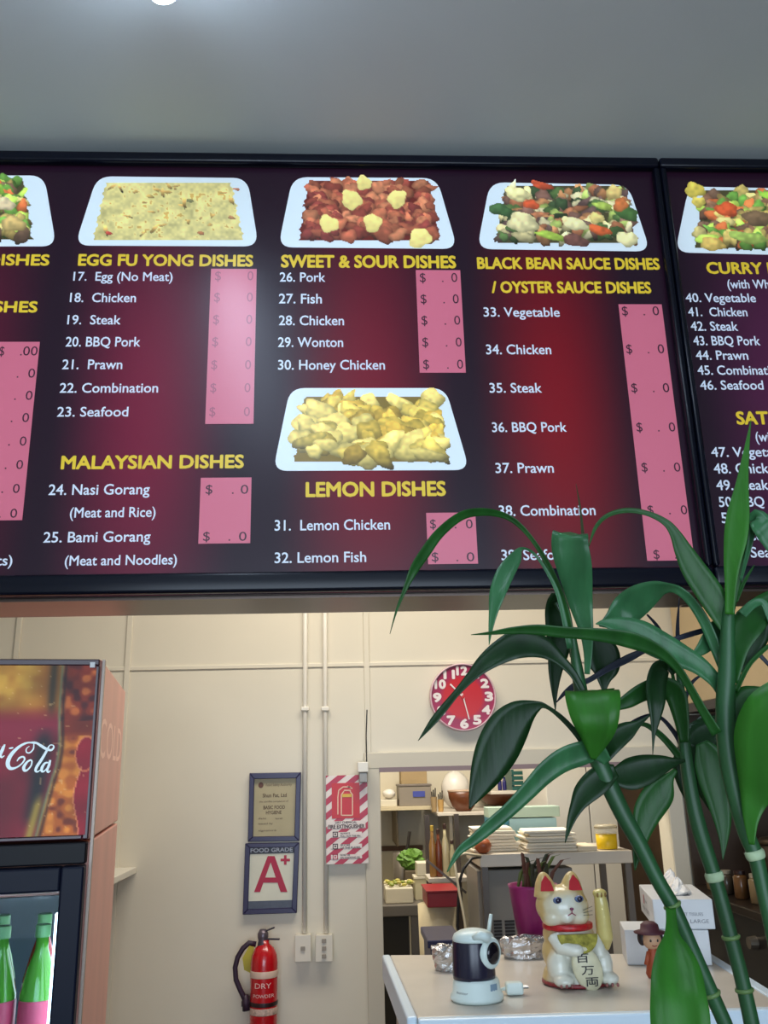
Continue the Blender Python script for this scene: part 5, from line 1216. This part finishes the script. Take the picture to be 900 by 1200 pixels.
def leaf(pts, par, m, Y, dY=None, fold=.25, tilt=.25, side=1):
    """pts: (px, py, width px[, depth offset]) along the midrib"""
    q = [(p[0], p[1], p[2], (p[3] if len(p) > 3 else 0.0)) for p in pts]
    ds = catmull(q, 5); vs, fs = [], []; n = len(ds)
    C_ = [P(d[0], d[1], Y+d[3]) for d in ds]
    prev = None
    for i, d in enumerate(ds):
        t_ = (C_[min(i+1, n-1)]-C_[max(i-1, 0)]).normalized(); view = (C_[i]-EYE).normalized()
        w = t_.cross(view)
        if w.length < .15 and prev is not None: w = prev.copy()
        w.normalize()
        if prev is not None and w.dot(prev) < 0 and abs(w.dot(prev)) > .3: pass
        prev = w.copy(); nrm = w.cross(t_).normalized()
        if nrm.dot(view) > 0: nrm = -nrm                     # towards the camera
        hw = max(.35, d[2])*local_px(Y, d[0], d[1])/2
        tl = tilt*side
        for u, dep in ((-1, .0), (-.55, -.55), (0, -1), (.55, -.55), (1, 0)):
            vs.append(C_[i]+w*hw*u+view*(tl*hw*u)+nrm*(hw*fold*(dep+.5)))
    for i in range(n-1):
        for k in range(4): fs.append((i*5+k, (i+1)*5+k, (i+1)*5+k+1, i*5+k+1))
    return obj('leaf', MB().add(vs, fs), LM[m], par, smooth=True, solid=.0005)
A, B1, C1 = s1, s2, s3
# first stem
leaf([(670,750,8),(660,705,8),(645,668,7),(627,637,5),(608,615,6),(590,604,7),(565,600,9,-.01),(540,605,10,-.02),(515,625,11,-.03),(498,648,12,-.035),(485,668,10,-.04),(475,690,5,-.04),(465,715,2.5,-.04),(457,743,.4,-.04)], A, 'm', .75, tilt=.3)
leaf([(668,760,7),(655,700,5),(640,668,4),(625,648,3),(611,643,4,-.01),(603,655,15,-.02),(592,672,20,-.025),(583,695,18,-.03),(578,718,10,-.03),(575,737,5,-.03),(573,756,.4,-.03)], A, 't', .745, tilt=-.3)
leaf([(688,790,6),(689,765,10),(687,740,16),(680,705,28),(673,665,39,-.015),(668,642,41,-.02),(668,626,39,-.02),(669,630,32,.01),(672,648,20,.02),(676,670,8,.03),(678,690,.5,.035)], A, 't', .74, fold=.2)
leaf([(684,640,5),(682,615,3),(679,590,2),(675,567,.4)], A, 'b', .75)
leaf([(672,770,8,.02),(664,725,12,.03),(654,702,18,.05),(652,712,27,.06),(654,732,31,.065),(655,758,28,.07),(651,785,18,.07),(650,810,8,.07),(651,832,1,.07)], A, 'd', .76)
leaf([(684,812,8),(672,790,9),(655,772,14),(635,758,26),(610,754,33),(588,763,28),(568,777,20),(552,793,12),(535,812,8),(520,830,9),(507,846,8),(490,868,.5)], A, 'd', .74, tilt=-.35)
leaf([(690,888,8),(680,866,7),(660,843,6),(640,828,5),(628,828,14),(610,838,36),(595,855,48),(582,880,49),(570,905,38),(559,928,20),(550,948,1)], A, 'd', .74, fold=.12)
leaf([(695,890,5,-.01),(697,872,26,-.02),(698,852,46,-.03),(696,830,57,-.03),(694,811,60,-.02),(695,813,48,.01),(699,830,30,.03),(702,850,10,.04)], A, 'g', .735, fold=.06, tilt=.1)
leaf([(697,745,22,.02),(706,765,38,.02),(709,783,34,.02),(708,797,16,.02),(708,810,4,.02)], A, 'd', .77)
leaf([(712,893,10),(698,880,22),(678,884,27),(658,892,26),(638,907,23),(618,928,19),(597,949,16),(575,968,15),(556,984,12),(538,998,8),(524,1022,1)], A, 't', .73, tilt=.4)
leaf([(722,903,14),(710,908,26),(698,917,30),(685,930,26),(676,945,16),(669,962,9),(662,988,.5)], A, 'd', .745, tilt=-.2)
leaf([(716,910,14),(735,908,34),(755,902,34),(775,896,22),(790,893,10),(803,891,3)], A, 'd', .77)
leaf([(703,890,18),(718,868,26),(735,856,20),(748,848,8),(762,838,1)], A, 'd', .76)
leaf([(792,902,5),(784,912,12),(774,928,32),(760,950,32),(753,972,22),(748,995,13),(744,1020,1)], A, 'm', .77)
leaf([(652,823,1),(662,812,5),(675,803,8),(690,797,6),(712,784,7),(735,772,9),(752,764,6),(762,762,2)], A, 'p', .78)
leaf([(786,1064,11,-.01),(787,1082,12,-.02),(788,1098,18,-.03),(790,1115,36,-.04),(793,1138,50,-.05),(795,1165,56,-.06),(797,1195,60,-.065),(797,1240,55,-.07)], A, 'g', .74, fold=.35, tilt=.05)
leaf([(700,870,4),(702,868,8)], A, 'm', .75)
# second stem
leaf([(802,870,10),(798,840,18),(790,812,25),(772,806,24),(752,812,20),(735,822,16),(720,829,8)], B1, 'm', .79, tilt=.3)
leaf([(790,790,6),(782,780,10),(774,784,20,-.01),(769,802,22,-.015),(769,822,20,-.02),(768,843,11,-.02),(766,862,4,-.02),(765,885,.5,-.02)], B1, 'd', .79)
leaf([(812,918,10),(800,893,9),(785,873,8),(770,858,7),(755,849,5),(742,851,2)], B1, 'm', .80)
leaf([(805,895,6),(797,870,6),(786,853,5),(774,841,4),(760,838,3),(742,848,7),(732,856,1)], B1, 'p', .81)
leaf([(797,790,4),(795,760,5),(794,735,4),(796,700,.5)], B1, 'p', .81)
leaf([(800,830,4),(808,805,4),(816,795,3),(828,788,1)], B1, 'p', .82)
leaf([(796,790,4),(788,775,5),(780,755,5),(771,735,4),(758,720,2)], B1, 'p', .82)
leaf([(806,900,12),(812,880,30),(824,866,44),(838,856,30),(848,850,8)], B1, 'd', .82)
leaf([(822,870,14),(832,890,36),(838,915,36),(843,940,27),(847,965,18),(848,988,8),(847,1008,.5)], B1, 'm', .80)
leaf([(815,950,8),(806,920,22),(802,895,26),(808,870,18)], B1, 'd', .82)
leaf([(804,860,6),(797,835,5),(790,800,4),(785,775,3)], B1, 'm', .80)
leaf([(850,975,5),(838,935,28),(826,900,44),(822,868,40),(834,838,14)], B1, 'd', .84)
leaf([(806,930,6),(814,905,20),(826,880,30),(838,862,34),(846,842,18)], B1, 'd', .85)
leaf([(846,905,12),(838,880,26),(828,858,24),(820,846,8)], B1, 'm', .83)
# third stem
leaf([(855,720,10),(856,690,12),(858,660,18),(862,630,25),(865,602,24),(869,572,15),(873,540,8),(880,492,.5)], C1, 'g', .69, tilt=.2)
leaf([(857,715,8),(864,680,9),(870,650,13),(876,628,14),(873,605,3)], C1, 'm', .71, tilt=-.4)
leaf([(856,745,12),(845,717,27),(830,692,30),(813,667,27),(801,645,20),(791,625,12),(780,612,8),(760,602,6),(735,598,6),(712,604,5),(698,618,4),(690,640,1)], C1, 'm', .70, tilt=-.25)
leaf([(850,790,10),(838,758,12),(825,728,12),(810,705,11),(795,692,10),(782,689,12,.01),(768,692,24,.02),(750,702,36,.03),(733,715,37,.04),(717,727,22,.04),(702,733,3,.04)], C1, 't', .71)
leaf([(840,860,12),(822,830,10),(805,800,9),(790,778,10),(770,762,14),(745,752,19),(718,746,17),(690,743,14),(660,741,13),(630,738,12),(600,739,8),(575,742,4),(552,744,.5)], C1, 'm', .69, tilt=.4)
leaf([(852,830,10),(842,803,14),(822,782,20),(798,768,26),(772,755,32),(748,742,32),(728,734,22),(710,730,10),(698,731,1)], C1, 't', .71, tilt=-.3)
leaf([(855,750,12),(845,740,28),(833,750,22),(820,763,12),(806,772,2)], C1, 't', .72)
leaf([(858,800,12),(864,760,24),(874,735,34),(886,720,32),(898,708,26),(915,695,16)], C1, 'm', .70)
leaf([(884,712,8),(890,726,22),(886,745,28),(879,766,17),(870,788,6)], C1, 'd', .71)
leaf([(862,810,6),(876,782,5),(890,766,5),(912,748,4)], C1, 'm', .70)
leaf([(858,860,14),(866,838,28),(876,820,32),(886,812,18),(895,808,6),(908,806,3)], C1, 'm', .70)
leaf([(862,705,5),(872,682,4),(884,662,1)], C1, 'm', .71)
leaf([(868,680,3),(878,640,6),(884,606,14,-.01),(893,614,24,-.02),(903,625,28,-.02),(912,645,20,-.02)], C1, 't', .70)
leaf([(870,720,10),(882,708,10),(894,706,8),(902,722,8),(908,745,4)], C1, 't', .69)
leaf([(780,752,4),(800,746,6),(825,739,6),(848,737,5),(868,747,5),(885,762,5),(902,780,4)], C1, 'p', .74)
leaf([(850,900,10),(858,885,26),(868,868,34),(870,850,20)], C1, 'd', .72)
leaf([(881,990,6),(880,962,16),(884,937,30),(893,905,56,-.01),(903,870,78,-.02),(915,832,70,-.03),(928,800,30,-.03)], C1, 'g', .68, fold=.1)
# pot and the ledge it stands on (below the frame)
obj('pot', MB().lathe([(.05,1.1705),(.058,1.175),(.07,1.27),(.072,1.275),(.064,1.27),(.055,1.19)], (pot_c.x+.02, PY, 0), 28), mat('ceramic_white', (210,206,198), .3), plant, smooth=True)
obj('pebbles', MB().lathe([(.055,1.20),(.06,1.235),(.02,1.242)], (pot_c.x+.02, PY, 0), 20), mat('pebble', (150,140,124), .7, bump=1, scale=90), plant)
t = thing('front_ledge', 'pale customer ledge below the picture holding the bamboo pot', 'ledge', (.45, .78, 0))
obj('ledge_top', MB().box(.05, 1.0, .60, .95, 1.13, 1.17), m_top, t, bevel=.004)
for x in (.12, .92): obj('support', MB().box(x-.03, x+.03, .68, .90, 0, 1.1295), mat('counter_body', ()), t)
